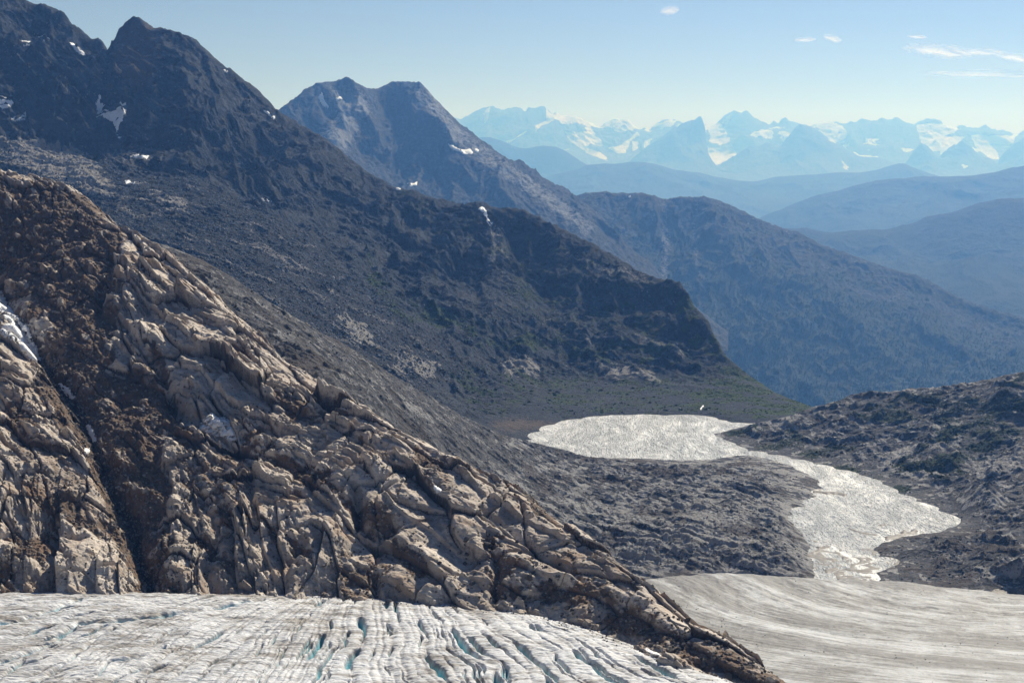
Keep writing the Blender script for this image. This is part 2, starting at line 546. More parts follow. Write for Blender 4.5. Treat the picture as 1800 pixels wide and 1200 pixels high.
# ------------------------------------------------------------------ the twin-summit mountain
def twin_mountain():
    crest = [(330, 300, 8500), (420, 252, 8500), (480, 207, 8500), (500, 192, 8500), (520, 173, 8500), (555, 147, 8500), (580, 142, 8500), (605, 135, 8500), (618, 139, 8500), (630, 147, 8550), (645, 154, 8600), (663, 154, 8650),
             (690, 142, 8700), (715, 142, 8700), (737, 142, 8650), (748, 150, 8650), (765, 172, 8650), (780, 190, 8700), (800, 212, 8700), (820, 232, 8700), (850, 255, 8650), (900, 288, 8600), (950, 318, 8500), (1000, 348, 8400),
             (1045, 377, 8250), (1100, 425, 8000), (1160, 480, 7700), (1230, 545, 7400)]
    rib1 = [(737, 143, 8640), (728, 160, 8560), (750, 195, 8400), (785, 235, 8230), (825, 268, 8080), (862, 300, 7950), (885, 325, 7850), (920, 350, 7720), (980, 400, 7480), (1040, 460, 7200)]
    rib2 = [(652, 156, 8590), (644, 178, 8400), (618, 205, 8230), (592, 228, 8080), (560, 250, 7900), (500, 300, 7600)]
    rib3 = [(605, 135, 8490), (560, 175, 8250), (520, 215, 8050), (470, 260, 7800)]
    hollow = [(605, 190, 8480), (580, 215, 8300), (545, 235, 8130)]
    face = [(690, 200, 8480), (690, 260, 8180), (700, 310, 7930), (640, 260, 8120), (760, 290, 8080), (820, 330, 7850), (800, 390, 7500), (700, 380, 7560), (880, 390, 7520)]
    cw = W(line(crest, 14))
    ctrl = cw + W(line(rib1, 14)) + W(line(rib2, 14)) + W(line(rib3, 16)) + W(hollow) + W(face)
    ctrl += [(x * 0.97, 6600, -500) for x, y, z in cw[::6]] + back(cw[::3], 500, 330) + [(x * 1.1, 10500, -700) for x, y, z in cw[::6]]
    ys = np.concatenate([np.linspace(6600, 7400, 90, endpoint=False), np.linspace(7400, 8750, 430, endpoint=False), np.linspace(8750, 9400, 50)])
    X, Y = fan(380, 1280, 1.5, ys)
    Z = rbf(ctrl, X, Y, 1.0)
    cy = np.interp(X / Y, [c[0] / c[1] for c in cw], [c[1] for c in cw])
    near = np.exp(-((Y - cy) / 60.0) ** 2)
    Xw = X + fbm(X / 260, Y / 260, 3, 4) * 60
    dz = (ridged(Xw / 330, Y / 480, 6, 8) - 0.7) * 62 * (1 - 0.8 * near) + (ridged(Xw / 70, Y / 130, 4, 18) - 0.6) * 16 * (1 - 0.6 * near) + fbm(X / 30, Y / 30, 3, 28) * 5
    L = Land(X, Y, Z + dz)
    wob = fbm(X / 60, Y / 60, 4, 7)
    bare_lit = np.maximum(blob(L.px, L.py, 600, 235, 50, 30, -50) + 0.9 * blob(L.px, L.py, 610, 175, 45, 22, 15), 0) + 0.9 * sstep(-14, 6, -seg_dist(L.px, L.py, [(745, 160), (790, 225), (850, 272), (930, 325), (1030, 400)]) + 12) * 0.7  # pale rock at left; sunlight on the right flank put into the colour
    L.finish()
    m = rock_material("twin_rock", (0.034, 0.036, 0.042), (0.058, 0.060, 0.064), (0.13, 0.128, 0.126), 120, bare_lit=((0.20, 0.205, 0.22), (0.33, 0.33, 0.34)), bump=1.0)
    L.build("twin_summit_mountain", m, {"bare_lit": np.clip(bare_lit, 0, 1) * 0.85 + wob * 0.15}, "blue twin summit mountain with one lit flank, behind the dark slope", "mountain")
    return L


def forested_ridge():
    crest = [(880, 330, 9300), (960, 342, 9300), (1000, 350, 9250), (1012, 343, 9250), (1030, 337, 9250), (1060, 334, 9250), (1085, 337, 9250), (1105, 336, 9250), (1130, 336, 9250), (1150, 343, 9250), (1160, 349, 9250), (1168, 353, 9250), (1178, 346, 9250), (1195, 343, 9250), (1220, 344, 9250),
             (1240, 344, 9200), (1262, 351, 9200), (1290, 363, 9150), (1340, 385, 9100), (1365, 398, 9050), (1400, 406, 9000), (1450, 430, 8950), (1500, 447, 8900), (1560, 470, 8850), (1610, 482, 8800), (1640, 497, 8750), (1680, 518, 8700),
             (1720, 532, 8650), (1760, 545, 8600), (1800, 556, 8550), (1860, 590, 8400), (1950, 650, 8200)]
    cw = W(line(crest, 14))
    ctrl = list(cw)
    ctrl += [(x - 20, y - 120, z - 45) for x, y, z in cw[::2]]
    ctrl += [(x * 0.95, y - 1900, -880) for x, y, z in cw[::4]] + [(x * 0.97, y - 900, (z - 880) * 0.5 + 20) for x, y, z in cw[::4]]
    ctrl += back(cw[::2], 500, 260) + [(x, y + 2500, -900) for x, y, z in cw[::5]]
    ctrl += W(line([(1168, 362, 9150), (1172, 420, 8900), (1165, 490, 8450)], 14))       # the pale gully below the notch
    ys = np.concatenate([np.linspace(7000, 9300, 620, endpoint=False), np.linspace(9300, 9800, 40)])
    X, Y = fan(930, 1930, 1.6, ys)
    Z = rbf(ctrl, X, Y, 1.0)
    cy = np.interp(X / Y, [c[0] / c[1] for c in cw], [c[1] for c in cw])
    near = np.exp(-((Y - cy) / 70.0) ** 2)
    Xw = X + fbm(X / 300, Y / 300, 3, 14) * 70 - (Y - 8500) * 0.25
    dz = (ridged(Xw / 420, Y / 800, 6, 23) - 0.7) * 75 * (1 - 0.85 * near) + (ridged(Xw / 80, Y / 150, 4, 33) - 0.6) * 20 * (1 - 0.5 * near) + fbm(X / 35, Y / 35, 3, 38) * 6
    L = Land(X, Y, Z + dz)
    wob = fbm(X / 150, Y / 150, 5, 17)
    h = -L.py + np.interp(L.px, [c[0] for c in crest], [c[1] for c in crest]) + 95 + wob * 70
    moss = 1 - sstep(0, 75, h)
    g = seg_dist(L.px, L.py, [(1168, 355), (1170, 400), (1168, 460), (1166, 500)])
    g2 = seg_dist(L.px, L.py, [(1218, 372), (1222, 440), (1232, 490)])
    bare_lit = np.maximum(sstep(14, 2, g + wob * 8), sstep(9, 1, g2 + wob * 7) * 0.8)
    bare_lit = np.maximum(bare_lit, sstep(0.1, 0.5, wob) * sstep(40, 90, h) * 0.7)
    bare_lit = np.maximum(bare_lit, 0.8 * sstep(-30, 10, poly_sd(L.px, L.py, [(960, 340), (1010, 350), (1080, 400), (1130, 470), (1060, 440)]) + wob * 25))
    moss = moss * (1 - bare_lit)
    L.finish()
    m = rock_material("ridge_rock", (0.028, 0.030, 0.032), (0.045, 0.046, 0.046), (0.11, 0.107, 0.10), 110, moss=((0.018, 0.026, 0.016), (0.04, 0.05, 0.026)),
                      bare_lit=((0.2, 0.19, 0.18), (0.33, 0.31, 0.29)), bump=1.0)
    L.moss = moss
    L.build("forested_ridge", m, {"moss": moss, "bare_lit": bare_lit * 0.42}, "dark blue forested ridge dropping to the right, with a pale gully under its notch", "mountain ridge")
    return L


TWIN = twin_mountain()
RIDGE = forested_ridge()


# ------------------------------------------------------------------ the big mountain at left with its talus and the plain behind the lake
def main_mountain():
    crest = [(-220, -150, 3600), (-100, -90, 3600), (0, -30, 3600), (50, -8, 3600), (80, 0, 3600), (97, 6, 3600), (112, 16, 3600), (135, 36, 3600), (160, 55, 3600), (172, 54, 3600), (181, 60, 3600), (188, 66, 3620), (196, 62, 3600), (207, 42, 3600), (220, 30, 3600),
             (235, 25, 3600), (250, 31, 3600), (262, 40, 3600), (300, 45, 3600), (325, 56, 3600), (350, 72, 3600), (375, 92, 3600), (400, 112, 3600), (425, 132, 3600), (450, 152, 3600), (470, 175, 3600), (485, 190, 3600), (505, 200, 3590), (540, 220, 3560), (560, 230, 3550),
             (600, 262, 3530), (640, 290, 3500), (680, 316, 3480), (705, 330, 3460), (740, 336, 3450), (775, 345, 3440), (810, 352, 3430), (850, 355, 3420), (890, 358, 3400), (920, 361, 3380), (960, 380, 3340), (1000, 400, 3290), (1040, 420, 3230), (1080, 445, 3150), (1110, 462, 3090), (1150, 477, 3010),
             (1180, 487, 2960), (1195, 494, 2935), (1210, 510, 2900), (1225, 533, 2860), (1245, 562, 2810), (1262, 590, 2770), (1280, 620, 2730), (1300, 642, 2690), (1330, 668, 2640), (1370, 695, 2570), (1420, 714, 2500), (1480, 735, 2430)]
    cw = W(line(crest, 14))
    ctrl = list(cw)
    face = [(-150, 250, 3050), (-150, 400, 2550), (0, 250, 3120), (0, 330, 2850), (100, 250, 3150), (100, 330, 2850), (200, 245, 3200), (200, 320, 2850), (250, 400, 2500), (300, 300, 3000), (400, 300, 3080), (400, 400, 2620), (400, 500, 2250),
            (500, 300, 3200), (500, 400, 2750), (500, 560, 2150), (600, 340, 3280), (600, 400, 3000), (600, 500, 2640), (600, 600, 2180), (700, 400, 3130), (700, 500, 2740), (700, 590, 2420), (700, 660, 2230), (800, 430, 3080), (800, 500, 2830), (800, 600, 2560),
            (800, 690, 2330), (900, 450, 3060), (900, 550, 2780), (900, 640, 2570), (1000, 500, 3000), (1000, 560, 2850), (1000, 620, 2700), (1000, 665, 2580), (1000, 700, 2440), (1100, 520, 2930), (1100, 600, 2735), (1100, 640, 2640), (1100, 670, 2545), (1000, 645, 2625), (900, 610, 2650), (1100, 700, 2440),
            (1170, 530, 2900), (1180, 580, 2800), (1200, 640, 2660), (1200, 690, 2480), (1260, 660, 2590), (1300, 690, 2490), (1330, 705, 2430)]
    ctrl += W(face)
    shore = [(925, 785), (935, 772), (950, 758), (975, 746), (1020, 736), (1060, 731), (1100, 729.5), (1170, 730), (1240, 731), (1262, 737), (1285, 742), (1320, 744), (1380, 740)]
    ctrl += [on_water(x, y) for x, y in shore] + [on_water(x, y + 14, -9) for x, y in shore[1:]] + [on_water(x, y + 45, -22) for x, y in shore[1:]]
    ctrl += [P(600, 720, 1900), P(400, 640, 1850), P(200, 520, 2050), P(0, 470, 2150), P(-150, 480, 2200), P(760, 745, 2020), P(850, 752, 2110)]
    ctrl += back(cw[::3], 120, 75) + [(x * 1.1, y + 900, z - 600) for x, y, z in cw[::5]]
    # ribs and gullies on the upper face
    ribs = [[(235, 26, 3595), (262, 90, 3480), (285, 150, 3370), (290, 215, 3250)], [(300, 46, 3595), (330, 120, 3430), (345, 200, 3260), (330, 270, 3080)],
            [(80, 0, 3595), (95, 60, 3480), (125, 120, 3370), (150, 165, 3290)], [(470, 176, 3590), (440, 240, 3380), (430, 300, 3150)],
            [(690, 325, 3465), (700, 365, 3340), (730, 405, 3190), (760, 440, 3080)], [(890, 360, 3395), (900, 410, 3250), (930, 460, 3110), (950, 500, 3010)]]
    for r in ribs: ctrl += W(line(r, 16))
    ys = np.concatenate([np.linspace(1800, 2150, 130, endpoint=False), np.linspace(2150, 3650, 1050, endpoint=False), np.linspace(3650, 4100, 40)])
    X, Y = fan(-240, 1500, 1.7, ys)
    Z = rbf(ctrl, X, Y, 1.0)
    b = Land(X, Y, Z)
    px, py = b.px, b.py
    cy = np.interp(X / Y, [c[0] / c[1] for c in cw], [c[1] for c in cw])
    near = np.exp(-((Y - cy) / 26.0) ** 2)
    rough = sstep(0, 60, Z) * (1 - 0.6 * near)                     # no relief on the lake plain
    talus = np.maximum.reduce([sstep(-25, 25, poly_sd(px, py, [(-200, 225), (120, 250), (230, 285), (330, 300), (480, 370), (640, 480), (760, 560), (800, 640), (700, 690), (500, 600), (200, 420), (-200, 330)])),
                               sstep(-15, 15, poly_sd(px, py, [(860, 400), (880, 400), (905, 480), (960, 560), (860, 560), (850, 480)])) * 0.8])
    cliffs = np.maximum.reduce([blob(px, py, 760, 420, 110, 45, 25), blob(px, py, 920, 430, 90, 40, 20), blob(px, py, 430, 260, 120, 60, 35), blob(px, py, 1190, 545, 90, 40, 50) * 0.35, blob(px, py, 130, 130, 150, 120) * 1.5, blob(px, py, 960, 600, 120, 40, 15) * 0.2])
    S = X * 0.82 - Y * 0.25 - Z * 0.5; T = X * 0.35 + Y * 0.5 + Z * 0.75       # along / across the strata that dip to the right
    Sw = S + fbm(S / 120, T / 120, 3, 61) * 40; Tw = T + fbm(S / 160, T / 160, 3, 62) * 45
    big = (ridged(Sw / 240, Tw / 170, 6, 60) - 0.68) * 62
    med = (ridged(Sw / 100, Tw / 34, 5, 66) - 0.6) * 22
    Xg = X + fbm(X / 90, Y / 90, 3, 70) * 26
    gull = (ridged(Xg / 80 + Z * 0.004, Y / 260, 5, 71) - 0.65) * 26
    k = rough * (1 - 0.72 * talus)
    dz = big * k * (0.45 + 0.75 * cliffs) + med * k * (0.5 + 0.9 * cliffs) + gull * k * 0.7
    dz += fbm(X / 12, Y / 12, 4, 80) * (0.5 + 2.2 * rough)
    tal_l = fbm(Sw / 150, Tw / 22, 4, 84)
    dz += talus * rough * tal_l * 9
    f1, f2, *_ = worley(X / 5.0, Y / 5.0 + Z / 7.0, 90)
    dz += rough * (0.55 - f1) * 2.4 * (0.4 + talus)
    for (bx, by, rx, ry, hh) in [(900, 640, 34, 10, 22), (930, 632, 20, 8, 14), (720, 640, 26, 9, 14), (735, 655, 20, 6, 12), (1120, 655, 40, 8, 12), (1060, 648, 30, 7, 10), (630, 585, 24, 9, 10), (290, 355, 40, 9, 14), (150, 330, 50, 12, 16)]:
        q = blob(px, py, bx, by, rx, ry, 18); dz += q * hh * (0.75 + 0.5 * fbm(X / 14, Y / 14, 4, 95))
    for r in [[(865, 365), (868, 400), (872, 440)], [(187, 70), (178, 130), (170, 190)], [(500, 365), (560, 400), (620, 470)]]:
        dz -= 11 * np.exp(-(seg_dist(px, py, r) / 7.0) ** 2)
    L = Land(X, Y, Z + dz)
    px, py = L.px, L.py
    wob = fbm(X / 60, Y / 60 + Z / 80, 5, 99); fin = fbm(Sw / 30, Tw / 12, 4, 97)
    L_tal = talus
    moss = np.zeros_like(X)
    for poly, w in [([(770, 650), (900, 640), (1100, 665), (1300, 650), (1440, 716), (1300, 745), (1150, 728), (1000, 728), (880, 730), (800, 700)], 0.46),
                    ([(1290, 640), (1440, 715), (1330, 735), (1220, 690)], 1.0),
                    ([(690, 510), (760, 520), (830, 560), (800, 590), (720, 570), (640, 490), (650, 450)], 0.62), ([(1170, 490), (1215, 515), (1285, 630), (1260, 640), (1210, 600), (1180, 550)], 0.75),
                    ([(820, 560), (1000, 590), (1200, 600), (1230, 640), (1100, 645), (960, 620), (820, 600)], 0.6), ([(700, 330), (1100, 470), (1180, 500), (1100, 520), (900, 480), (720, 400)], 0.36), ([(900, 480), (1150, 540), (1200, 600), (1000, 580), (880, 540)], 0.42)]:
        moss = np.maximum(moss, w * sstep(-14, 14, poly_sd(px, py, poly) + wob * 16))
    moss = moss * np.clip(0.72 + wob * 1.3 + fbm(X / 60, Y / 24, 4, 98) * 1.5, 0, 1.2)
    bare_lit = np.zeros_like(X)
    for poly, w in [([(-20, 240), (60, 245), (130, 262), (180, 300), (210, 350), (170, 345), (120, 325), (40, 290), (-20, 280)], 0.75), ([(265, 340), (330, 352), (330, 372), (290, 362)], 0.7), ([(180, 255), (235, 262), (290, 275), (250, 300), (180, 280)], 0.35),
                    ([(600, 558), (650, 580), (655, 610), (615, 590)], 1.0), ([(700, 615), (770, 645), (760, 665), (700, 650)], 0.8), ([(885, 640), (905, 622), (945, 640), (940, 658), (890, 655)], 0.85),
                    ([(1030, 630), (1130, 650), (1160, 668), (1080, 662)], 0.65), ([(1120, 590), (1180, 600), (1200, 625), (1140, 615)], 0.5), ([(960, 560), (1020, 575), (1040, 600), (980, 590)], 0.4), ([(990, 440), (1100, 470), (1180, 500), (1130, 500), (1020, 465)], 0.4), ([(860, 395), (880, 400), (890, 450), (862, 460)], 0.45)]:
        bare_lit = np.maximum(bare_lit, w * sstep(-10, 8, poly_sd(px, py, poly) + fin * 16))
    for pts in [[(58, 58), (100, 95), (150, 152)], [(70, 92), (110, 130), (146, 172)], [(86, 124), (115, 155), (141, 184)], [(88, 195), (130, 228)], [(30, 95), (80, 150), (120, 200)]]:
        bare_lit = np.maximum(bare_lit, 0.75 * sstep(3.2, 0.4, seg_dist(px + fin * 5, py, pts) + np.abs(fin) * 3))
    bare_lit = np.maximum(bare_lit, 0.42 * blob(px, py, 238, 135, 42, 58, 15) * (0.7 + fin))
    bare_lit = np.maximum(bare_lit, L_tal * sstep(0.12, 0.5, tal_l + wob * 0.4) * 0.42)
    soil = np.maximum(blob(px, py, 240, 75, 50, 55) * 0.8, blob(px, py, 1000, 745, 140, 12) * 0.45) + blob(px, py, 240, 130, 40, 60) * 0.55 + blob(px, py, 900, 750, 60, 25) * 0.4
    L.finish()
    L.wob, L.talus, L.moss = wob, talus, moss
    m = rock_material("mountain_rock", (0.024, 0.029, 0.038), (0.046, 0.050, 0.060), (0.115, 0.122, 0.133), 55, moss=((0.026, 0.046, 0.014), (0.075, 0.105, 0.028)), soil=((0.09, 0.07, 0.055), (0.15, 0.12, 0.10)),
                      bare_lit=((0.24, 0.23, 0.215), (0.46, 0.43, 0.40)), strata=((0.006, 0.006, 0.03), (0.35, 0.5, 0.2)), bump=1.25, grain=0.8)
    L.build("dark_mountain", m, {"moss": moss, "bare_lit": np.clip(bare_lit * 1.15, 0, 1), "soil": soil}, "great dark mountain at left, its talus running down to the lake", "mountain")
    return L


MAIN = main_mountain()


# ------------------------------------------------------------------ lake, outwash river and the land round them
def water():
    m = Mat("water")
    big = m.noise(0.02, 3, 0.5)
    w1 = m.noise(1.0, 4, 0.7, co=m.scaled((0.25, 0.19, 0.3)))
    w2 = m.noise(1.0, 2, 0.6, co=m.scaled((1.7, 0.8, 1)))
    swirl = m.noise(1.0, 5, 0.6, co=m.scaled((0.035, 0.012, 1)), dist=2.5)
    silt = m.mix(m.maprange(swirl, 0.4, 0.6), (0.20, 0.21, 0.215), (0.50, 0.495, 0.48))  # silty water; darker swirls paint in calm water reflecting the sky
    wind = m.maprange(m.noise(1.0, 4, 0.6, co=m.scaled((0.02, 0.008, 1)), dist=1.0), 0.34, 0.56, 0.15, 1.0)
    glint = m.maprange(m.noise(1.0, 2, 0.6, co=m.scaled((0.40, 0.10, 1))), 0.30, 0.48, 0.10, 1.0)
    nb = m.bump(m.math('MULTIPLY', w1, m.math('MULTIPLY', wind, glint)), 6.0, 1.0)
    nb = m.bump(w2, 0.5, 0.8, nb)
    m.out(silt, m.maprange(glint, 0.1, 1.0, 0.22, 0.42), nb, 0.5)
    m.b.inputs["IOR"].default_value = 2.1
    shore = [(905, 790), (925, 758), (960, 738), (1060, 722), (1240, 722), (1300, 734), (1345, 737), (1375, 765), (1480, 802), (1640, 866), (1745, 914), (1700, 940), (1610, 1000), (1600, 1042), (1380, 1042), (1340, 930), (1385, 880), (1345, 832), (1300, 816), (1100, 822), (990, 816)]
    v = np.array([on_water(x, y) for x, y in shore])[::-1]
    me = make_mesh("lake", v, np.arange(len(v))[None, :], m.m)
    add("lake_water", me, "glittering silver lake and the silty river running out of it to the glacier", "lake", "structure")


def river_bed():
    """Silt bars and braids: the bed of the river just breaks the water here and there."""
    ys = np.arange(1330, 2010, 1.3)
    X, Y = fan(1270, 1790, 1.8, ys)
    b = Land(X, Y, np.zeros_like(X))
    px, py = b.px, b.py
    q = fbm(X / 20 + fbm(X / 60, Y / 60, 3, 5) * 2.2, Y / 46 + fbm(X / 50, Y / 50, 3, 6) * 1.6, 4, 7)
    z = -1.7 + sstep(900, 985, py) * 1.45 + q * 1.7
    for pts, w, h in [([(1432, 864), (1462, 866), (1484, 868)], 2.4, 2.2), ([(1440, 858), (1420, 860)], 1.5, 1.2), ([(1438, 964), (1456, 960)], 2.2, 1.6), ([(1482, 982), (1490, 980)], 2, 1.6), ([(1545, 922), (1556, 921)], 1.5, 1.4),
                      ([(1452, 1004), (1470, 998)], 3, 1.4), ([(1490, 1000), (1530, 1004)], 3, 1.5), ([(1492, 928), (1515, 936), (1540, 940)], 2.0, 1.2), ([(1560, 946), (1585, 940), (1610, 934)], 4, 2.0), ([(1440, 822), (1500, 842), (1560, 862), (1600, 885)], 1.5, 0.4)]:
        z = np.maximum(z, -1.6 + (h + 1.0) * np.exp(-(seg_dist(px + q * 9, py + q * 4, pts) / (w * 1.3)) ** 2) + q * 0.5)
    b.V[..., 2] = z; b.project()
    m = Mat("silt")
    n = m.noise(0.15, 5, 0.6); n2 = m.noise(1.2, 3, 0.6)
    col = m.mix(m.maprange(n, 0.35, 0.65), (0.085, 0.076, 0.068), (0.18, 0.16, 0.14))
    m.out(col, m.maprange(n, 0.3, 0.7, 0.45, 0.8), m.bump(n2, 0.4, 0.8), 0.4)
    b.build("river_silt_bar_ground", m.m, {}, "braided brown silt bars breaking the surface of the bright river", "silt bars")


SIDE_ROCK = rock_material("side_rock", (0.058, 0.059, 0.065), (0.096, 0.095, 0.098), (0.27, 0.262, 0.258), 26, moss=((0.02, 0.032, 0.014), (0.045, 0.06, 0.022)),
                          soil=((0.065, 0.057, 0.054), (0.125, 0.112, 0.105)), bare_lit=((0.235, 0.233, 0.237), (0.45, 0.435, 0.42)), strata=((0.018, 0.05, 0.10), (0.4, 0.45, 0.6)), bump=0.95, grain=0.8)


def ledges(s, t, sp, amp, seed):
    """Joint-bounded steps: treads dipping one way, steep risers facing the other."""
    tt = t + fbm(s / (sp * 9), t / (sp * 6), 2, seed) * sp * 0.75
    ci = np.floor(tt / sp); f = tt / sp - ci; ci = ci.astype(np.int32)
    su = s / (sp * 1.75) + _rnd(ci, ci * 0, seed + 1) * 7 + perlin(t / (sp * 2), s / (sp * 5), seed + 5) * 0.25
    cj = np.floor(su); g = su - cj; cj = cj.astype(np.int32)
    r = _rnd(ci, cj, seed + 2); r2 = _rnd(ci, cj, seed + 3)
    ends = sstep(0, 0.06, g) * sstep(1.0, 0.94, g)
    prof = (1 - f) * sstep(0, 0.07, f)
    h = amp * prof * (0.3 + (0.25 + 1.1 * r) * ends) + amp * 0.5 * (r2 - 0.5) * ends * sstep(0, 0.13, f) * sstep(1.0, 0.9, f)
    c = np.maximum(np.exp(-(f / 0.05) ** 2), np.exp(-(np.minimum(g, 1 - g) / 0.02) ** 2) * 0.8) * (0.3 + 0.7 * r)
    return h, c, r - 0.5


def knobs(X, Y, Z, seed, s=1.0):
    """Ice-smoothed rock knobs broken by joints that run to lower right."""
    a = X * 0.85 - Y * 0.35 - Z * 0.5; c = X * 0.4 + Y * 0.75 + Z * 0.9
    a = a + fbm(a / 30, c / 30, 3, seed) * 12 * s; c = c + fbm(a / 35, c / 35, 3, seed + 1) * 12 * s
    out = 0
    for sa, sc, amp, k in ((44, 20, 5.5, 0), (17, 8, 2.6, 5), (6.5, 3.2, 1.1, 9)):
        f1, f2, cx, cy, ci, cj = worley(a / (sa * s), c / (sc * s), seed + 3 + k, square=0.5)
        r1 = _rnd(ci, cj, seed + k + 7) - 0.5; r2 = _rnd(ci, cj, seed + k + 8) - 0.5; r3 = _rnd(ci, cj, seed + k + 9) - 0.5
        e = sstep(0, 0.22, f2 - f1)
        out = out + 0.6 * s * amp * (e * 0.7 + (r1 * cx * 1.6 + (r2 * 1.4 - 0.5) * cy * 1.6 + r3 * 0.9))
    for sp, amp, k in ((17, 3.6, 31), (6.5, 1.6, 41)):
        out = out + ledges(a, c, sp * s, amp * s, seed + k)[0] * np.clip(0.7 + fbm(X / 60, Y / 60, 2, seed + k) * 1.6, 0.1, 1.2)
    return out + fbm(X / 4, Y / 4, 3, seed + 20) * 0.7 * s


def middle_rocks():
    """The grey shoulder behind the tan spur and the rock hump between lake and glacier."""
    crest = [(-60, 372, 1450), (60, 380, 1440), (200, 404, 1410), (290, 432, 1390), (330, 446, 1370), (370, 466, 1365), (420, 496, 1370), (480, 538, 1390), (540, 573, 1420), (600, 606, 1480), (640, 638, 1530), (690, 668, 1600), (730, 696, 1650), (780, 724, 1710), (830, 750, 1770), (880, 768, 1850), (925, 784, 1945)]
    cw = W(line(crest, 16))
    ctrl = list(cw) + back(cw[::2], 80, 45) + [(x + 60, y + 300, z - 190) for x, y, z in cw[::3]]
    ctrl += W([(300, 500, 1300), (450, 600, 1230), (560, 660, 1180), (650, 680, 1230), (700, 762, 1290), (760, 770, 1400), (850, 800, 1530), (800, 820, 1340), (900, 850, 1470), (960, 860, 1580), (960, 920, 1440), (1050, 960, 1440),
               (1000, 840, 1780), (1100, 850, 1730), (1200, 850, 1720), (1300, 840, 1770), (1360, 850, 1790), (1080, 900, 1590), (1180, 900, 1560), (1280, 900, 1560), (1350, 890, 1600), (1150, 950, 1450), (1250, 960, 1440), (1330, 950, 1460), (1380, 975, 1420)])
    lakeside = [(935, 783), (960, 792), (990, 803), (1030, 808), (1080, 807), (1130, 809), (1200, 813), (1250, 813), (1290, 806), (1316, 802)]
    river = [(1345, 808), (1380, 818), (1410, 832), (1430, 846), (1436, 858), (1425, 872), (1408, 890), (1385, 903), (1374, 912), (1388, 926), (1402, 942), (1414, 958), (1418, 985), (1420, 1012)]
    ctrl += [on_water(x, y, 2) for x, y in lakeside] + [on_water(x, y - 10, -8) for x, y in lakeside] + [on_water(x, y - 40, -30) for x, y in lakeside[1:]]
    ctrl += [on_water(x + 8, y + (4 if y > 1000 else 0), 0) for x, y in river] + [on_water(x + 22, y, -6) for x, y in river[:]] + [on_water(x + 110, y, -20) for x, y in river[::2]]
    ctrl += [on_water(x, y, 2) for x, y in [(1120, 1024), (1240, 1016), (1330, 1016), (1420, 1022)]] + [on_water(x, 1080, -25) for x in (1000, 1100, 1200, 1300, 1420)]
    ctrl += [(x, y, 60) for x, y in [(-40, 1000), (60, 950)]] + [(-200, 1150, 190), (-420, 1330, 290), (150, 1000, -10)]
    ys = np.concatenate([np.arange(1060, 1300, 1.2), np.arange(1300, 2010, 0.95), np.arange(2010, 2200, 6)])
    X, Y = fan(160, 1470, 1.5, ys)
    Z = rbf(ctrl, X, Y, 1.0)
    kn = knobs(X, Y, Z, 200, 0.9)
    b = Land(X, Y, Z)
    px, py = b.px, b.py
    hump = sstep(790, 850, py + (px - 1000) * 0.1) * sstep(880, 1000, px)
    shore = sstep(0, 14, Z)
    cy = np.interp(X / Y, [c[0] / c[1] for c in cw], [c[1] for c in cw], right=5000)
    near = np.exp(-((Y - cy) / 24.0) ** 2)
    wob = fbm(X / 40, Y / 40, 4, 210)
    dz = kn * (0.22 + 0.32 * hump + 0.2 * sstep(0.1, 0.5, wob)) * (0.25 + 0.75 * shore) * (1 - 0.6 * near)
    S = X * 0.8 - Y * 0.3 - Z * 0.5; T = X * 0.4 + Y * 0.6 + Z * 0.7
    dz += (ridged((S + wob * 18) / 60, (T + wob * 12) / 13, 4, 220) - 0.6) * 5.5 * (1 - hump * 0.5) * shore * (1 - 0.7 * near)
    f1, f2, *_ = worley(X / 2.6, Y / 3.4, 230)
    dz += (0.55 - f1) * 0.8 * shore + fbm(X / 28, Y / 28, 4, 231) * 5 * shore * hump
    L = Land(X, Y, Z + dz)
    fin = fbm(S / 14, T / 6, 4, 233)
    bare_lit = sstep(0.0, 0.4, fin + wob * 0.6 + hump * 0.2 + 0.02) * (0.35 + 0.65 * hump)
    for poly, w in [([(1260, 820), (1330, 808), (1320, 850), (1240, 850)], .5), ([(1090, 870), (1140, 880), (1150, 920), (1080, 910)], .7), ([(1180, 890), (1300, 900), (1340, 960), (1200, 950)], .55), ([(880, 830), (910, 850), (930, 880), (890, 850)], .9), ([(700, 600 + 90), (760, 740), (720, 720)], .5),
                    ([(900, 760), (930, 790), (890, 785)], .5), ([(1335, 905), (1400, 880), (1380, 915)], .5), ([(1010, 990), (1100, 1000), (1130, 1015), (1040, 1012)], .6)]:
        bare_lit = np.maximum(bare_lit, w * sstep(-12, 6, poly_sd(L.px, L.py, poly) + fin * 16))
    soil = sstep(0.0, 0.6, fbm(X / 70, Y / 70, 4, 240) + 0.12) * 0.62 + blob(L.px, L.py, 1190, 825, 130, 14) * 0.5
    L.finish()
    L.build("grey_rock_terrain", SIDE_ROCK, {"moss": np.zeros_like(X), "bare_lit": np.clip(bare_lit * 1.5, 0, 1.0), "soil": soil}, "grey ice-scraped rock between the tan spur, the lake and the glacier", "rock slope")
    return L


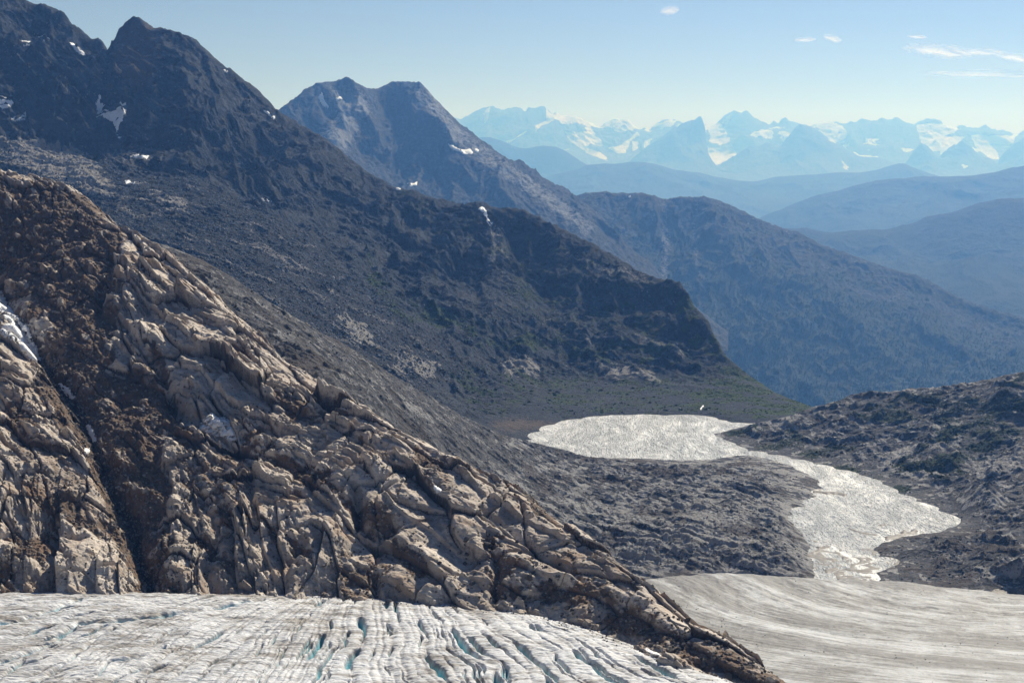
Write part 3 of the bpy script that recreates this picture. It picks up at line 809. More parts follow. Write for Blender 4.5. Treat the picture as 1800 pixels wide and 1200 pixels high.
def right_hill():
    crest = [(1258, 764, 2150), (1290, 752, 2170), (1330, 742, 2200), (1375, 737, 2230), (1400, 731, 2240), (1425, 718, 2240), (1440, 713, 2240), (1475, 703, 2250), (1510, 694, 2250), (1540, 690, 2250), (1570, 686, 2250), (1600, 683, 2250), (1630, 685, 2240), (1650, 688, 2230), (1672, 685, 2220),
             (1700, 674, 2210), (1730, 669, 2200), (1760, 662, 2190), (1785, 657, 2180), (1800, 655, 2180), (1860, 640, 2160), (1960, 632, 2140)]
    cw = W(line(crest, 14))
    ctrl = list(cw) + back(cw[::2], 70, 40) + [(x * 1.1, y + 380, z - 260) for x, y, z in cw[::3]]
    ctrl += W([(1450, 770, 2060), (1550, 750, 2060), (1650, 740, 2060), (1750, 740, 2010), (1850, 730, 2000), (1550, 800, 1935), (1650, 810, 1880), (1720, 800, 1890), (1800, 790, 1860), (1900, 770, 1840), (1690, 850, 1760), (1750, 850, 1740), (1820, 850, 1700), (1920, 840, 1680),
               (1760, 900, 1610), (1850, 900, 1590), (1700, 940, 1545), (1800, 950, 1480), (1900, 950, 1470), (1600, 965, 1478), (1700, 985, 1420), (1800, 1000, 1370), (1620, 1000, 1412), (1900, 1000, 1360)])
    shore = [(1256, 762), (1272, 772), (1295, 782), (1315, 792), (1350, 798), (1390, 806), (1430, 815), (1470, 824), (1510, 834), (1550, 850), (1580, 866), (1610, 880), (1650, 897), (1690, 916), (1665, 928), (1620, 938), (1585, 943), (1550, 954), (1534, 966), (1545, 978), (1580, 988), (1560, 998), (1541, 1006), (1543, 1024)]
    ctrl += [on_water(x, y, 0) for x, y in shore] + [on_water(x - 16, y + 4, -5) for x, y in shore] + [on_water(x - 80, y + 25, -16) for x, y in shore[:10:2]]
    ctrl += [on_water(x, 1040, 1) for x in (1560, 1640, 1720)] + [P(1800, 1052, 1325), P(1900, 1060, 1310)] + [on_water(x, 1090, -25) for x in (1560, 1700, 1800, 1900)]
    ctrl += [on_water(1440, 900, -12), on_water(1480, 880, -12), on_water(1450, 960, -12), on_water(1480, 1010, -12)]
    ys = np.concatenate([np.arange(1270, 1500, 0.9), np.arange(1500, 2290, 1.05), np.arange(2290, 2500, 6)])
    X, Y = fan(1225, 2000, 1.5, ys)
    Z = rbf(ctrl, X, Y, 1.0)
    b = Land(X, Y, Z)
    px, py = b.px, b.py
    shore_f = sstep(0, 12, Z)
    cy = np.interp(X / Y, [c[0] / c[1] for c in cw], [c[1] for c in cw])
    near = np.exp(-((Y - cy) / 22.0) ** 2)
    kn = knobs(-X, Y, Z, 300, 1.1)
    wob = fbm(X / 45, Y / 45, 4, 310)
    dz = kn * (0.28 + 0.34 * sstep(-0.2, 0.5, wob)) * (0.1 + 0.9 * shore_f) * (1 - 0.55 * near)
    dz += (ridged((X + wob * 20) / 75, (Y + wob * 20) / 90 + Z / 80, 5, 320) - 0.65) * 14 * shore_f * (1 - 0.7 * near)
    f1, f2, *_ = worley(X / 2.8, Y / 3.6, 330)
    dz += (0.55 - f1) * 0.9 * shore_f
    for (bx, by, rx, ry, hh) in [(1730, 885, 36, 22, 18), (1650, 800, 40, 16, 12), (1480, 740, 40, 12, 8), (1760, 700, 40, 18, 14), (1800, 840, 60, 16, 12)]:
        dz += blob(px, py, bx, by, rx, ry, 15) * hh
    L = Land(X, Y, Z + dz)
    px, py = L.px, L.py
    fin = fbm(X / 12, Y / 16 + Z / 6, 4, 333)
    bare_lit = sstep(0.05, 0.45, fin + wob * 0.5) * 0.7
    for poly, w in [([(1340, 740), (1390, 728), (1392, 752), (1360, 752)], .9), ([(1640, 750), (1690, 740), (1690, 780), (1640, 790)], .5), ([(1590, 830), (1640, 825), (1640, 842), (1600, 838)], .7), ([(1540, 800), (1600, 780), (1620, 810), (1570, 830)], .45), ([(1780, 700), (1800, 690), (1820, 720)], .6),
                    ([(1700, 868), (1760, 872), (1760, 890), (1720, 880)], .6), ([(1720, 1000), (1800, 980), (1800, 1010), (1740, 1020)], .5), ([(1700, 820), (1800, 780), (1800, 830), (1720, 840)], .4)]:
        bare_lit = np.maximum(bare_lit, w * sstep(-10, 6, poly_sd(px, py, poly) + fin * 16))
    moss = np.zeros_like(X)
    for poly, w in [([(1470, 715), (1640, 690), (1720, 700), (1700, 790), (1640, 760), (1560, 740)], .6), ([(1660, 760), (1800, 660), (1800, 760), (1720, 800), (1690, 830), (1560, 850), (1600, 800)], .7), ([(1330, 745), (1500, 790), (1460, 810), (1330, 780)], .5), ([(1270, 750), (1330, 748), (1300, 770)], .7),
                    ([(1440, 816), (1560, 842), (1590, 860), (1500, 838)], .75)]:
        moss = np.maximum(moss, w * sstep(-12, 12, poly_sd(px, py, poly) + wob * 25))
    moss *= np.clip(0.8 + wob * 1.5, 0, 1.3)
    soil = sstep(860, 930, py) * 0.7 * sstep(-.3, .4, wob) + blob(px, py, 1750, 965, 60, 10) * 0.8
    L.finish()
    L.moss = moss; L.wob = wob
    L.build("rocky_hill", SIDE_ROCK, {"moss": moss, "bare_lit": np.clip(bare_lit * 1.45, 0, 1.0), "soil": soil}, "grey rocky hill with dark green scrub, right of the river", "hill")
    return L


water()
river_bed()
MID = middle_rocks()
HILL = right_hill()


# ------------------------------------------------------------------ glaciers
def far_glacier():
    pts = [on_water(x, y, z) for x, y, z in [(1000, 1030, 8), (1120, 1021, 9), (1180, 1013, 10), (1240, 1007, 11), (1330, 1011, 9), (1420, 1016, 7), (1500, 1019, 6), (1560, 1022, 6), (1640, 1030, 7), (1720, 1038, 8), (1800, 1046, 9), (1900, 1055, 10)]]
    ctrl = line(pts, 30) + [(x, y + 14, z - 5) for x, y, z in line(pts, 30)[::2]] + [(x, y + 40, z - 24) for x, y, z in line(pts, 30)[::2]]
    for x in (950, 1150, 1350, 1550, 1750, 1950):
        ctrl += [on_water(x, 1070, 15), on_water(x, 1120, 22), on_water(x, 1180, 30), on_water(x, 1260, 40)]
    ys = np.arange(880, 1440, 0.8)
    X, Y = fan(1000, 2090, 1.6, ys)
    Z = rbf(ctrl, X, Y, 1.3)
    cx, cyy = P(1800, 1000, 1400)[:2]
    r = np.hypot((X - cx) / 290, (Y - cyy) / 235); th = np.arctan2((Y - cyy) / 235, (X - cx) / 290)
    Z = Z + fbm(r * 9, th * 2.5, 4, 400) * 2.4 + fbm(r * 50, th * 9, 3, 401) * 0.5 + fbm(X / 9, Y / 9, 4, 402) * 0.4
    L = Land(X, Y, Z)
    wob = fbm(X / 70, Y / 70, 4, 404)
    dirt = 0.50 + fbm(r * 7 + wob * 0.22, th * 0.7, 5, 405) * 0.85 + fbm(r * 30 + wob * 0.8, th * 2.5, 4, 406) * 0.4 + wob * 0.45 + fbm(X / 18, Y / 18, 4, 407) * 0.35
    edge = np.interp(L.px, [1000, 1120, 1240, 1420, 1560, 1800, 1930], [1030, 1021, 1007, 1016, 1022, 1046, 1058])
    dirt += 0.5 * np.exp(-((L.py - edge) / 14) ** 2)
    dirt += 0.35 * blob(L.px, L.py, 1180, 1050, 70, 40) + np.clip(fbm(r * 110, th * 7, 3, 409), 0, 1) * 0.7 + np.clip(fbm(r * 45, th * 3, 3, 410) - 0.15, 0, 1) * 0.9
    L.finish()
    m = Mat("dirty_ice")
    n1 = m.noise(0.25, 6, 0.65); n2 = m.noise(1.5, 4, 0.7)
    d = m.math('ADD', m.attr("dirt"), m.math('MULTIPLY', m.math('SUBTRACT', n1, 0.5), 0.9))
    col = m.mix(m.maprange(d, 0.1, 1.0), (0.47, 0.482, 0.492), (0.18, 0.174, 0.166))
    col = m.mix(m.maprange(n2, 0.58, 0.75, 0, 0.5), col, (0.2, 0.185, 0.17))
    m.out(col, 0.6, m.bump(n2, 0.35, 0.8, m.bump(n1, 1.0, 0.8)), 0.3)
    L.build("smooth_glacier", m.m, {"dirt": dirt}, "smooth grey glacier with curved bands of dirt, below the river", "glacier")
    return L


def near_glacier():
    edge = [(-150, 1040, 800), (0, 1042, 800), (250, 1043, 802), (400, 1045, 802), (550, 1046, 800), (640, 1051, 792), (700, 1057, 785), (800, 1063, 778), (900, 1073, 768), (980, 1090, 752), (1050, 1110, 733), (1120, 1138, 708), (1180, 1164, 686), (1235, 1182, 678), (1290, 1200, 670), (1400, 1240, 640)]
    ew = W(line(edge, 30))
    ctrl = ew + [(x, y + 10, z - 2.5) for x, y, z in ew[::2]] + [(x + 8, y + 40, z - 26) for x, y, z in ew[::2]]
    for x in (-150, 150, 450, 750, 950):
        ctrl += [P(x, 1100, 733), P(x, 1150, 690), P(x, 1200, 652), P(x, 1260, 612)]
    ctrl += [P(1100, 1170, 676), P(1150, 1210, 643), P(1100, 1260, 612)]
    ys = np.concatenate([np.arange(560, 640, 1.0), np.arange(640, 860, 0.33)])
    X, Y = fan(-250, 1420, 1.35, ys)
    Z = rbf(ctrl, X, Y, 1.3)
    b = Land(X, Y, Z)
    px, py = b.px, b.py
    # crevasses fan out from the foot of the spur
    x0, y0 = -87.0, 915.0
    w1 = fbm(X / 55, Y / 55, 3, 500)
    r = np.hypot(X - x0, y0 - Y); ang = np.arctan2(X - x0, y0 - Y) + w1 * 0.03
    depth = np.zeros_like(X)
    grow = np.zeros_like(X)
    for spacing, seed, thr, dep, wid in ((0.092, 510, 0.16, 8.5, 0.85), (0.058, 520, 0.2, 6.5, 0.55), (0.041, 525, 0.2, 4.5, 0.42), (0.036, 530, 0.2, 2.2, 0.4)):
        c = ang / spacing + seed * 0.37
        ci = np.round(c); d = (c - ci) * spacing * r + perlin(X / 6, Y / 6, seed + 3) * 0.7
        seg = perlin(r / 34 + _rnd(ci.astype(np.int32), np.zeros_like(ci, np.int32), seed) * 50, ci * 3.7, seed) + 0.18 * (sstep(300, 900, px) - 0.5) + 0.25 * sstep(1070, 1170, py) - 0.12
        on = sstep(thr, thr + 0.28, seg)
        prof = np.exp(-np.abs(d / (wid * (0.45 + on))) ** 2.2)
        depth = np.maximum(depth, dep * on * prof)
        grow = np.maximum(grow, 0.7 * np.exp(-np.abs(d / (2.6 * wid)) ** 1.5) * np.clip(dep / 7, 0.25, 1))
    # long diagonal cracks on the flat left part
    for pts in [[(-20, 1170), (60, 1140), (140, 1095), (270, 1082), (330, 1072), (460, 1052)], [(60, 1200), (100, 1172), (170, 1118), (200, 1105)], [(160, 1200), (190, 1160), (250, 1150), (290, 1130)], [(0, 1095), (70, 1078), (140, 1052)], [(230, 1180), (280, 1160), (300, 1140)], [(-20, 1205), (40, 1160)]]:
        d = seg_dist(px + w1 * 6, (py + fbm(X / 10, Y / 10, 2, 504) * 3) * 1.0, pts)
        depth = np.maximum(depth, 4.0 * np.exp(-(d / 2.6) ** 2) * np.clip(0.6 + perlin(X / 14, Y / 14, 505), 0, 1.2))
    nx = fbm(X / 11 + w1, Y / 3.2, 4, 540); ny = fbm(X / 4, Y / 1.5, 3, 541)
    edge_k = sstep(0, 6, np.interp(X / Y, [e[0] / e[1] for e in ew], [e[1] for e in ew]) - Y)
    dz = -(depth + grow) * (0.15 + 0.85 * edge_k) + nx * 0.55 + ny * 0.34 + fbm(X / 45, Y / 30, 3, 543) * 1.6 * edge_k
    L = Land(X, Y, Z + dz)
    dirt = 0.30 + nx * -0.42 + fbm(X / 26, Y / 5, 4, 550) * 0.85 + fbm(X / 60, Y / 40, 3, 551) * 0.45
    dirt += 0.32 * np.clip(grow / 0.9, 0, 1) + 0.3 * sstep(620, 520, px) * 0.25 + 0.25 * np.exp(-((L.py - np.interp(px, [e[0] for e in edge], [e[1] for e in edge])) / 8) ** 2)
    L.finish()
    m = Mat("crevassed_ice")
    n1 = m.noise(1.0, 5, 0.65, co=m.scaled((0.18, 0.7, 0.5))); n2 = m.noise(1.0, 4, 0.7, co=m.scaled((0.9, 2.8, 1.5)))
    d = m.math('ADD', m.attr("dirt"), m.math('MULTIPLY', m.math('SUBTRACT', n1, 0.5), 1.1))
    col = m.mix(m.maprange(d, 0.15, 1.05), (0.63, 0.64, 0.655), (0.25, 0.23, 0.21))
    col = m.mix(m.maprange(n2, 0.56, 0.74, 0, 0.6), col, (0.22, 0.205, 0.19))
    col = m.mix(m.maprange(m.attr("crev"), 0.18, 0.75), col, (0.22, 0.56, 0.66))
    m.out(col, 0.55, m.bump(n2, 0.22, 0.9, m.bump(n1, 0.8, 0.9)), 0.35)
    L.build("crevassed_glacier", m.m, {"dirt": dirt, "crev": depth / 6.0}, "near white glacier split by blue crevasses, at the foot of the tan spur", "glacier")
    return L


FAR_ICE = far_glacier()
ICE = near_glacier()


# ------------------------------------------------------------------ the tan spur in front
def slabs(s, t, seed, big=1.0, fine=1.0):
    """Flat-topped, tilted, jointed slabs; returns height, joint depth and a per-slab random."""
    s = s + fbm(s / 110, t / 90, 2, seed) * 16; t = t + fbm(s / 110, t / 80, 2, seed + 1) * 12
    h = 0; crack = 0; tone = 0
    for k, (sa, sb, amp, ew) in enumerate(((46, 25, 6.0, 0.09), (19, 10.5, 3.4, 0.10), (8.0, 4.6, 1.5, 0.13), (3.2, 1.9, 0.55, 0.2))):
        f1, f2, cx, cy, ci, cj = worley(s / (sa * big), t / (sb * big), seed + 11 * k + 3, 0.9, 0.65)
        r1 = _rnd(ci, cj, seed + k + 70) - 0.5; r2 = _rnd(ci, cj, seed + k + 80) - 0.5; r3 = _rnd(ci, cj, seed + k + 90); r4 = _rnd(ci, cj, seed + k + 95)
        e = sstep(0.0, ew, f2 - f1)
        gate = np.clip(0.7 + fbm(s / 55, t / 45, 2, seed + 200 + k) * 1.6, 0.12, 1.1) * (0.35 + 0.8 * r4) * fine if k else 1.0
        h = h + amp * gate * (e * (0.30 + 0.5 * r4) + r1 * cx * 1.9 + (r2 * 1.5 - 0.55) * cy * 1.6 + (r3 - 0.5) * 0.9 - 0.28 * (cx * cx + cy * cy))
        cr = np.exp(-((f2 - f1) / (0.035 + ew * 0.35)) ** 2) * np.clip(gate, 0, 1) * (0.4 + 0.6 * r4)
        crack = np.maximum(crack, cr * (0.95, 0.8, 0.6, 0.35)[k])
        tone = tone + (r3 - 0.5) * (0.5, 0.6, 0.35, 0.2)[k]
    for k, (sp, amp) in enumerate(((23, 5.0), (9, 1.7), (3.4, 0.45))):
        g = np.clip(0.75 + fbm(s / 50, t / 40, 2, seed + 320 + k) * 1.7, 0.1, 1.2) * fine if k else (0.45 + 0.55 * fine)
        hl, cl, tl = ledges(s, t, sp * big, amp, seed + 300 + 10 * k)
        h = h + hl * g; crack = np.maximum(crack, cl * np.clip(g, 0, 1) * (0.9, 0.75, 0.4)[k]); tone = tone + tl * (0.4, 0.4, 0.2)[k]
    return h, crack, tone


def spur():
    crest = [(-220, 296, 1360), (-100, 300, 1341), (0, 310, 1326), (60, 314, 1300), (110, 323, 1279), (150, 347, 1262), (175, 372, 1248), (200, 392, 1234), (230, 410, 1217), (260, 428, 1201), (300, 452, 1178), (333, 476, 1160), (370, 512, 1131), (400, 543, 1107), (450, 592, 1068), (500, 638, 1029), (550, 668, 1006), (600, 700, 983), (650, 728, 960), (700, 760, 937), (750, 786, 922), (800, 810, 906), (850, 832, 891), (900, 850, 876), (930, 872, 860), (960, 898, 845), (1000, 928, 824), (1050, 960, 798), (1090, 990, 776), (1130, 1022, 755), (1165, 1058, 736), (1200, 1092, 716), (1245, 1118, 700), (1290, 1140, 692), (1330, 1165, 681), (1380, 1196, 668), (1440, 1235, 654), (1500, 1280, 640)]
    foot = [(-200, 1062, 792), (0, 1062, 797), (250, 1062, 798), (400, 1064, 798), (550, 1064, 795), (640, 1062, 787), (700, 1064, 782), (800, 1068, 776), (900, 1077, 767), (980, 1093, 751), (1050, 1113, 732), (1120, 1141, 707), (1180, 1167, 685), (1235, 1186, 676), (1290, 1204, 666), (1380, 1236, 645), (1450, 1262, 630)]
    cw = W(line(crest, 14)); fw = W(line(foot, 24))
    ctrl = list(cw) + fw + [(x, y - 25, z - 16) for x, y, z in fw[::2]] + [(x, y - 120, z - 60) for x, y, z in fw[::4]]
    ctrl += [(x + 10, y + 45, z - 28) for x, y, z in cw[::2]] + [(x + 60, y + 220, z - 150) for x, y, z in cw[::4]]
    # broad shapes of the face
    def mid(px, f, dz=0.0):
        c = P(px, np.interp(px, [q[0] for q in crest], [q[1] for q in crest]), np.interp(px, [q[0] for q in crest], [q[2] for q in crest]))
        g = P(px, np.interp(px, [q[0] for q in foot], [q[1] for q in foot]), np.interp(px, [q[0] for q in foot], [q[2] for q in foot]))
        return tuple(c[i] * f + g[i] * (1 - f) + (dz if i == 2 else 0) for i in range(3))
    for px, f, dz in [(-100, .5, 0), (0, .25, 14), (0, .5, 2), (0, .75, -6), (80, .2, 16), (90, .45, 0), (90, .7, -4), (160, .2, 8), (190, .45, -6), (170, .75, 4), (235, .2, -10), (250, .5, -8), (260, .75, 8), (330, .25, 0), (340, .5, 2), (350, .75, 10), (420, .25, 6), (440, .5, 4), (450, .75, 8), (540, .3, 12), (560, .6, 6), (620, .35, 4), (660, .6, 8), (720, .45, 7), (800, .5, 7), (900, .5, 6), (1000, .5, 4), (1100, .5, 3), (1200, .5, 2)]:
        ctrl.append(mid(px, f, dz))
    ys = np.concatenate([np.arange(600, 640, 2.0), np.arange(640, 860, 0.42), np.arange(860, 1370, 0.5), np.arange(1370, 1560, 5)])
    X, Y = fan(-250, 1540, 1.35, ys)
    Z = rbf(ctrl, X, Y, 1.2)
    b = Land(X, Y, Z)
    px, py = b.px, b.py
    a = np.array([475, -450, -190.0]); a /= np.linalg.norm(a)
    n = np.array([0.0, -0.42, 0.90]); n /= np.linalg.norm(n)
    c = np.cross(n, a)
    V = b.V
    s1, t1 = V @ a, V @ c
    a2 = np.array([0.25, -0.82, -0.51]); a2 /= np.linalg.norm(a2); c2 = np.cross(n, a2)
    s2, t2 = V @ a2, V @ c2
    sm = np.zeros_like(X)
    wv = fbm(X / 30, Y / 30, 3, 598) * 40
    for poly, k in [([(500, 1040), (520, 900), (640, 850), (760, 820), (860, 850), (960, 920), (1100, 1010), (1290, 1150), (1200, 1160), (1000, 1070), (700, 1060)], 0.8), ([(180, 490), (260, 560), (330, 600), (480, 700), (640, 800), (560, 780), (400, 690), (280, 640)], 0.6),
                    ([(200, 400), (340, 520), (480, 640), (640, 740), (760, 800), (640, 760), (420, 620)], 0.65), ([(0, 900), (150, 930), (210, 1040), (0, 1040)], 0.5)]:
        sm = np.maximum(sm, k * sstep(-20, 20, poly_sd(px, py, poly) + wv))
    sm = np.maximum(sm, 0.75 * sstep(0.05, 0.4, fbm(s1 / 45, t1 / 24, 3, 597)))
    fine = 1 - sm
    hA, cA, tA = slabs(s1, t1, 600, 1.0, fine)
    hB, cB, tB = slabs(s2, t2, 700, 1.0, fine)
    steep = sstep(-20, 60, poly_sd(px, py, [(-200, 840), (160, 800), (260, 850), (420, 860), (620, 900), (640, 1080), (-200, 1080)]) + fbm(X / 60, Y / 60, 3, 599) * 60)
    h = hA * (1 - steep) + hB * steep; crack = cA * (1 - steep) + cB * steep; tone = tA * (1 - steep) + tB * steep
    w = fbm(X / 50, Y / 50 + Z / 60, 4, 610); wf = fbm(X / 9, Y / 9 + Z / 10, 4, 611)

    # where loose earth lies
    soil = np.zeros_like(X)
    for poly, k in [([(-200, 330), (60, 330), (150, 365), (205, 430), (215, 500), (185, 545), (205, 600), (215, 640), (130, 650), (95, 640), (70, 560), (0, 470), (-200, 480)], 1.0),
                    ([(110, 640), (200, 650), (290, 660), (300, 720), (290, 790), (300, 870), (290, 960), (320, 1050), (255, 1050), (235, 940), (190, 820), (140, 720)], 1.0),
                    ([(60, 590), (110, 640), (165, 740), (215, 830), (250, 930), (280, 1050), (225, 1050), (200, 930), (150, 800), (100, 700)], 1.0),
                    ([(300, 770), (420, 800), (430, 860), (330, 900), (300, 840)], 0.55), ([(560, 960), (640, 955), (680, 1000), (640, 1040), (570, 1050)], 0.6), ([(640, 900), (700, 880), (720, 930), (650, 960)], .5),
                    ([(860, 960), (930, 990), (920, 1060), (860, 1060)], .75), ([(1000, 980), (1090, 1040), (1200, 1110), (1380, 1190), (1330, 1200), (1200, 1160), (1090, 1100), (1010, 1040)], .7), ([(0, 780), (100, 760), (180, 830), (150, 900), (40, 880)], .5),
                    ([(250, 690), (300, 700), (340, 760), (420, 790), (450, 760), (430, 820), (330, 800), (280, 760)], .75), ([(330, 370), (420, 470), (500, 570), (600, 640), (560, 650), (430, 560), (340, 480)], .35), ([(700, 840), (780, 830), (830, 880), (760, 880)], .5),
                    ([(880, 930), (960, 960), (1000, 1000), (940, 990)], .35)]:
        soil = np.maximum(soil, k * sstep(-22, 14, poly_sd(px, py, poly) + w * 40 + wf * 8) * np.clip(1.08 + 1.4 * fbm(s1 / 18, t1 / 10, 4, 605), 0.45, 1))
    soil = np.maximum(soil, sstep(0.2, 0.62, fbm(s1 / 60, t1 / 26, 4, 620) + 0.12 + wf * 0.15) * 0.8)
    hb = blur(h, 14) - h
    deb = sstep(0.15, 1.5, hb + fbm(s1 / 12, t1 / 7, 4, 641) * 1.3 - 0.25) * (0.55 + 0.45 * sstep(-0.1, 0.3, w))
    soil = np.maximum(soil, deb * 0.85)
    loose = np.clip(soil, 0, 1)
    h = h * (1 - 0.72 * loose)
    f1, f2, *_ = worley(X / 2.0, Y / 2.0 + Z / 2.6, 630)
    h = h + loose * ((0.55 - f1) * 1.5 + fbm(X / 7, Y / 7, 4, 631) * 2.0 + fbm(X / 26, Y / 20, 4, 634) * 3.0) + fbm(s1 / 3.6, t1 / 1.6, 4, 632) * 0.4 * (0.4 + 0.6 * fine) + fbm(s1 / 16, t1 / 6.0, 3, 633) * 0.9 + w * 3.0
    # gullies and crags one can point at
    gl = [(-40, 440), (20, 540), (70, 610), (110, 655), (140, 715), (165, 770), (195, 840), (225, 900), (245, 960), (268, 1050)]
    gd = seg_dist(px + w * 8, py, gl)
    h = h - 11 * np.exp(-(gd / 17) ** 2) - 5 * np.exp(-(gd / 42) ** 2)
    for pts, wd, dp in [([(176, 500), (174, 545), (215, 575), (250, 620), (290, 665), (305, 710)], 8, 6), ([(300, 700), (330, 740), (380, 770), (420, 775)], 16, 9), ([(430, 540), (500, 640), (560, 700), (640, 770), (700, 800)], 6, 3), ([(628, 870), (636, 920), (660, 950), (690, 930)], 11, 8), ([(505, 1050), (505, 1000), (530, 960)], 7, 5),
                        ([(600, 830), (625, 860), (628, 930)], 6, 5), ([(845, 890), (900, 930), (950, 970), (1010, 1010)], 6, 4), ([(660, 1010), (668, 1055)], 7, 5), ([(440, 820), (445, 900), (440, 960)], 8, 5), ([(350, 860), (380, 930), (360, 1000), (380, 1050)], 10, 5), ([(865, 955), (875, 1000), (868, 1060)], 8, 4), ([(770, 860), (830, 900)], 5, 3),
                        ([(960, 905), (1040, 970), (1100, 1030)], 5, 3), ([(520, 840), (560, 800), (600, 770)], 6, 4)]:
        h = h - dp * np.exp(-(seg_dist(px + w * 6, py + wf * 3, pts) / wd) ** 2)
    for cx, cy, rx, ry, ang, hh in [(560, 965, 42, 62, 25, 9), (600, 1010, 30, 26, -30, 4), (735, 1020, 62, 40, 10, 6), (800, 910, 44, 30, 38, 5), (900, 1010, 40, 44, 20, 5), (215, 520, 30, 40, 50, 6), (265, 600, 30, 30, 40, 6), (395, 660, 46, 34, 30, 6), (350, 695, 30, 30, 20, 5), (110, 465, 20, 13, 30, 5), (148, 500, 14, 12, 30, 4), (60, 980, 32, 50, 80, 6), (30, 690, 16, 36, 75, 5), (160, 855, 24, 16, 20, 5),
                                        (130, 990, 28, 50, 60, 5), (330, 790, 34, 40, 50, 6), (670, 890, 34, 40, 60, 6), (720, 860, 40, 24, 35, 5), (470, 690, 34, 28, 30, 4), (590, 775, 40, 18, 35, 4), (1000, 1040, 60, 26, 35, 3), (620, 860, 30, 26, 40, 4)]:
        h = h + hh * np.exp(-(-np.log(np.maximum(blob(px + w * 10, py + wf * 5, cx, cy, rx, ry, ang), 1e-9))) ** 1.6) * (1 - 0.3 * loose)
    h = h - 3.8
    cyy = np.interp(X / Y, [q[0] / q[1] for q in cw], [q[1] for q in cw])
    near = np.exp(-((Y - cyy) / 14.0) ** 2)
    h = h * (1 - 0.5 * near) - 1.2 * near
    h = h * (1 - 0.7 * sstep(cyy * 1.0 + 12, cyy + 60, Y))
    L = Land(X, Y, Z)
    L.push(np.broadcast_to(n, V.shape), h)
    crack = np.clip(crack + 0.9 * np.exp(-(gd / 12) ** 2), 0, 1)
    L.finish()
    L.loose, L.gully = loose, gd
    L.n_face = n
    m = Mat("spur_rock")
    rot = (0, 0, 0)
    n1 = m.noise(0.03, 6, 0.6); n2 = m.noise(0.22, 6, 0.65); n3 = m.noise(1.3, 5, 0.7)
    st1 = m.noise(1.0, 5, 0.6, co=m.scaled((0.10, 0.5, 0.9), (0.3, 0.35, 0.65)), dist=0.6)
    tonef = m.math('ADD', m.math('MULTIPLY', m.attr("tone"), 0.35), n1)
    col = m.mix(m.maprange(tonef, 0.32, 0.7), (0.35, 0.30, 0.255), (0.66, 0.585, 0.505))
    col = m.mix(m.maprange(st1, 0.46, 0.7, 0, 0.6), col, (0.22, 0.18, 0.145))
    col = m.mix(m.maprange(n2, 0.52, 0.7, 0, 0.6), col, (0.72, 0.635, 0.54))
    col = m.mix(m.maprange(n3, 0.56, 0.74, 0, 0.6), col, (0.14, 0.12, 0.105))
    rust = m.maprange(m.noise(0.05, 5, 0.6, dist=0.8), 0.5, 0.66, 0, 0.6)
    col = m.mix(rust, col, (0.35, 0.235, 0.155))
    earth = m.mix(m.maprange(n2, 0.35, 0.65), (0.078, 0.055, 0.040), (0.185, 0.122, 0.080))
    earth = m.mix(m.maprange(n3, 0.5, 0.72, 0, 0.8), earth, (0.17, 0.145, 0.125))
    earth = m.mix(m.maprange(m.noise(0.04, 4, 0.6), 0.5, 0.64, 0, 0.7), earth, (0.19, 0.115, 0.07))
    col = m.mix(m.mask("soil", n2, 0.5, 0.38, 0.62), col, earth)
    col = m.mix(m.mask("crack", n3, 0.35, 0.45, 0.75), col, (0.055, 0.043, 0.036))
    nb = m.bump(n2, 1.0, 0.9); nb = m.bump(st1, 0.8, 0.6, nb); nb = m.bump(n3, 0.4, 0.9, nb)
    m.out(col, 0.85, nb, 0.25)
    L.build("tan_rock_terrain", m.m, {"soil": loose, "crack": crack, "tone": tone}, "pale tan spur of jointed ice-worn slabs and brown earth in the foreground", "rock spur")
    return L


SPUR = spur()


# ================================================================== OBJECTS
# ------------------------------------------------------------------ snow patches
def snow_material():
    m = Mat("old_snow")
    n = m.noise(0.4, 5, 0.6); n2 = m.noise(0.06, 4, 0.6)
    col = m.mix(m.maprange(n2, 0.45, 0.65, 0, 0.7), (0.84, 0.85, 0.87), (0.70, 0.685, 0.67))
    return m.out(col, 0.6, m.bump(n, 0.5, 0.7), 0.3)


SNOW = snow_material()


def largest_piece(f):
    lab = {}
    def root(a):
        while lab.get(a, a) != a: a = lab[a]
        return a
    for q in f.tolist():
        r = [root(a) for a in q]
        for a in r: lab[a] = r[0]
        for a in q: lab.setdefault(a, r[0])
    rr = np.array([root(q[0]) for q in f.tolist()])
    u, n = np.unique(rr, return_counts=True)
    return f[rr == u[n.argmax()]]


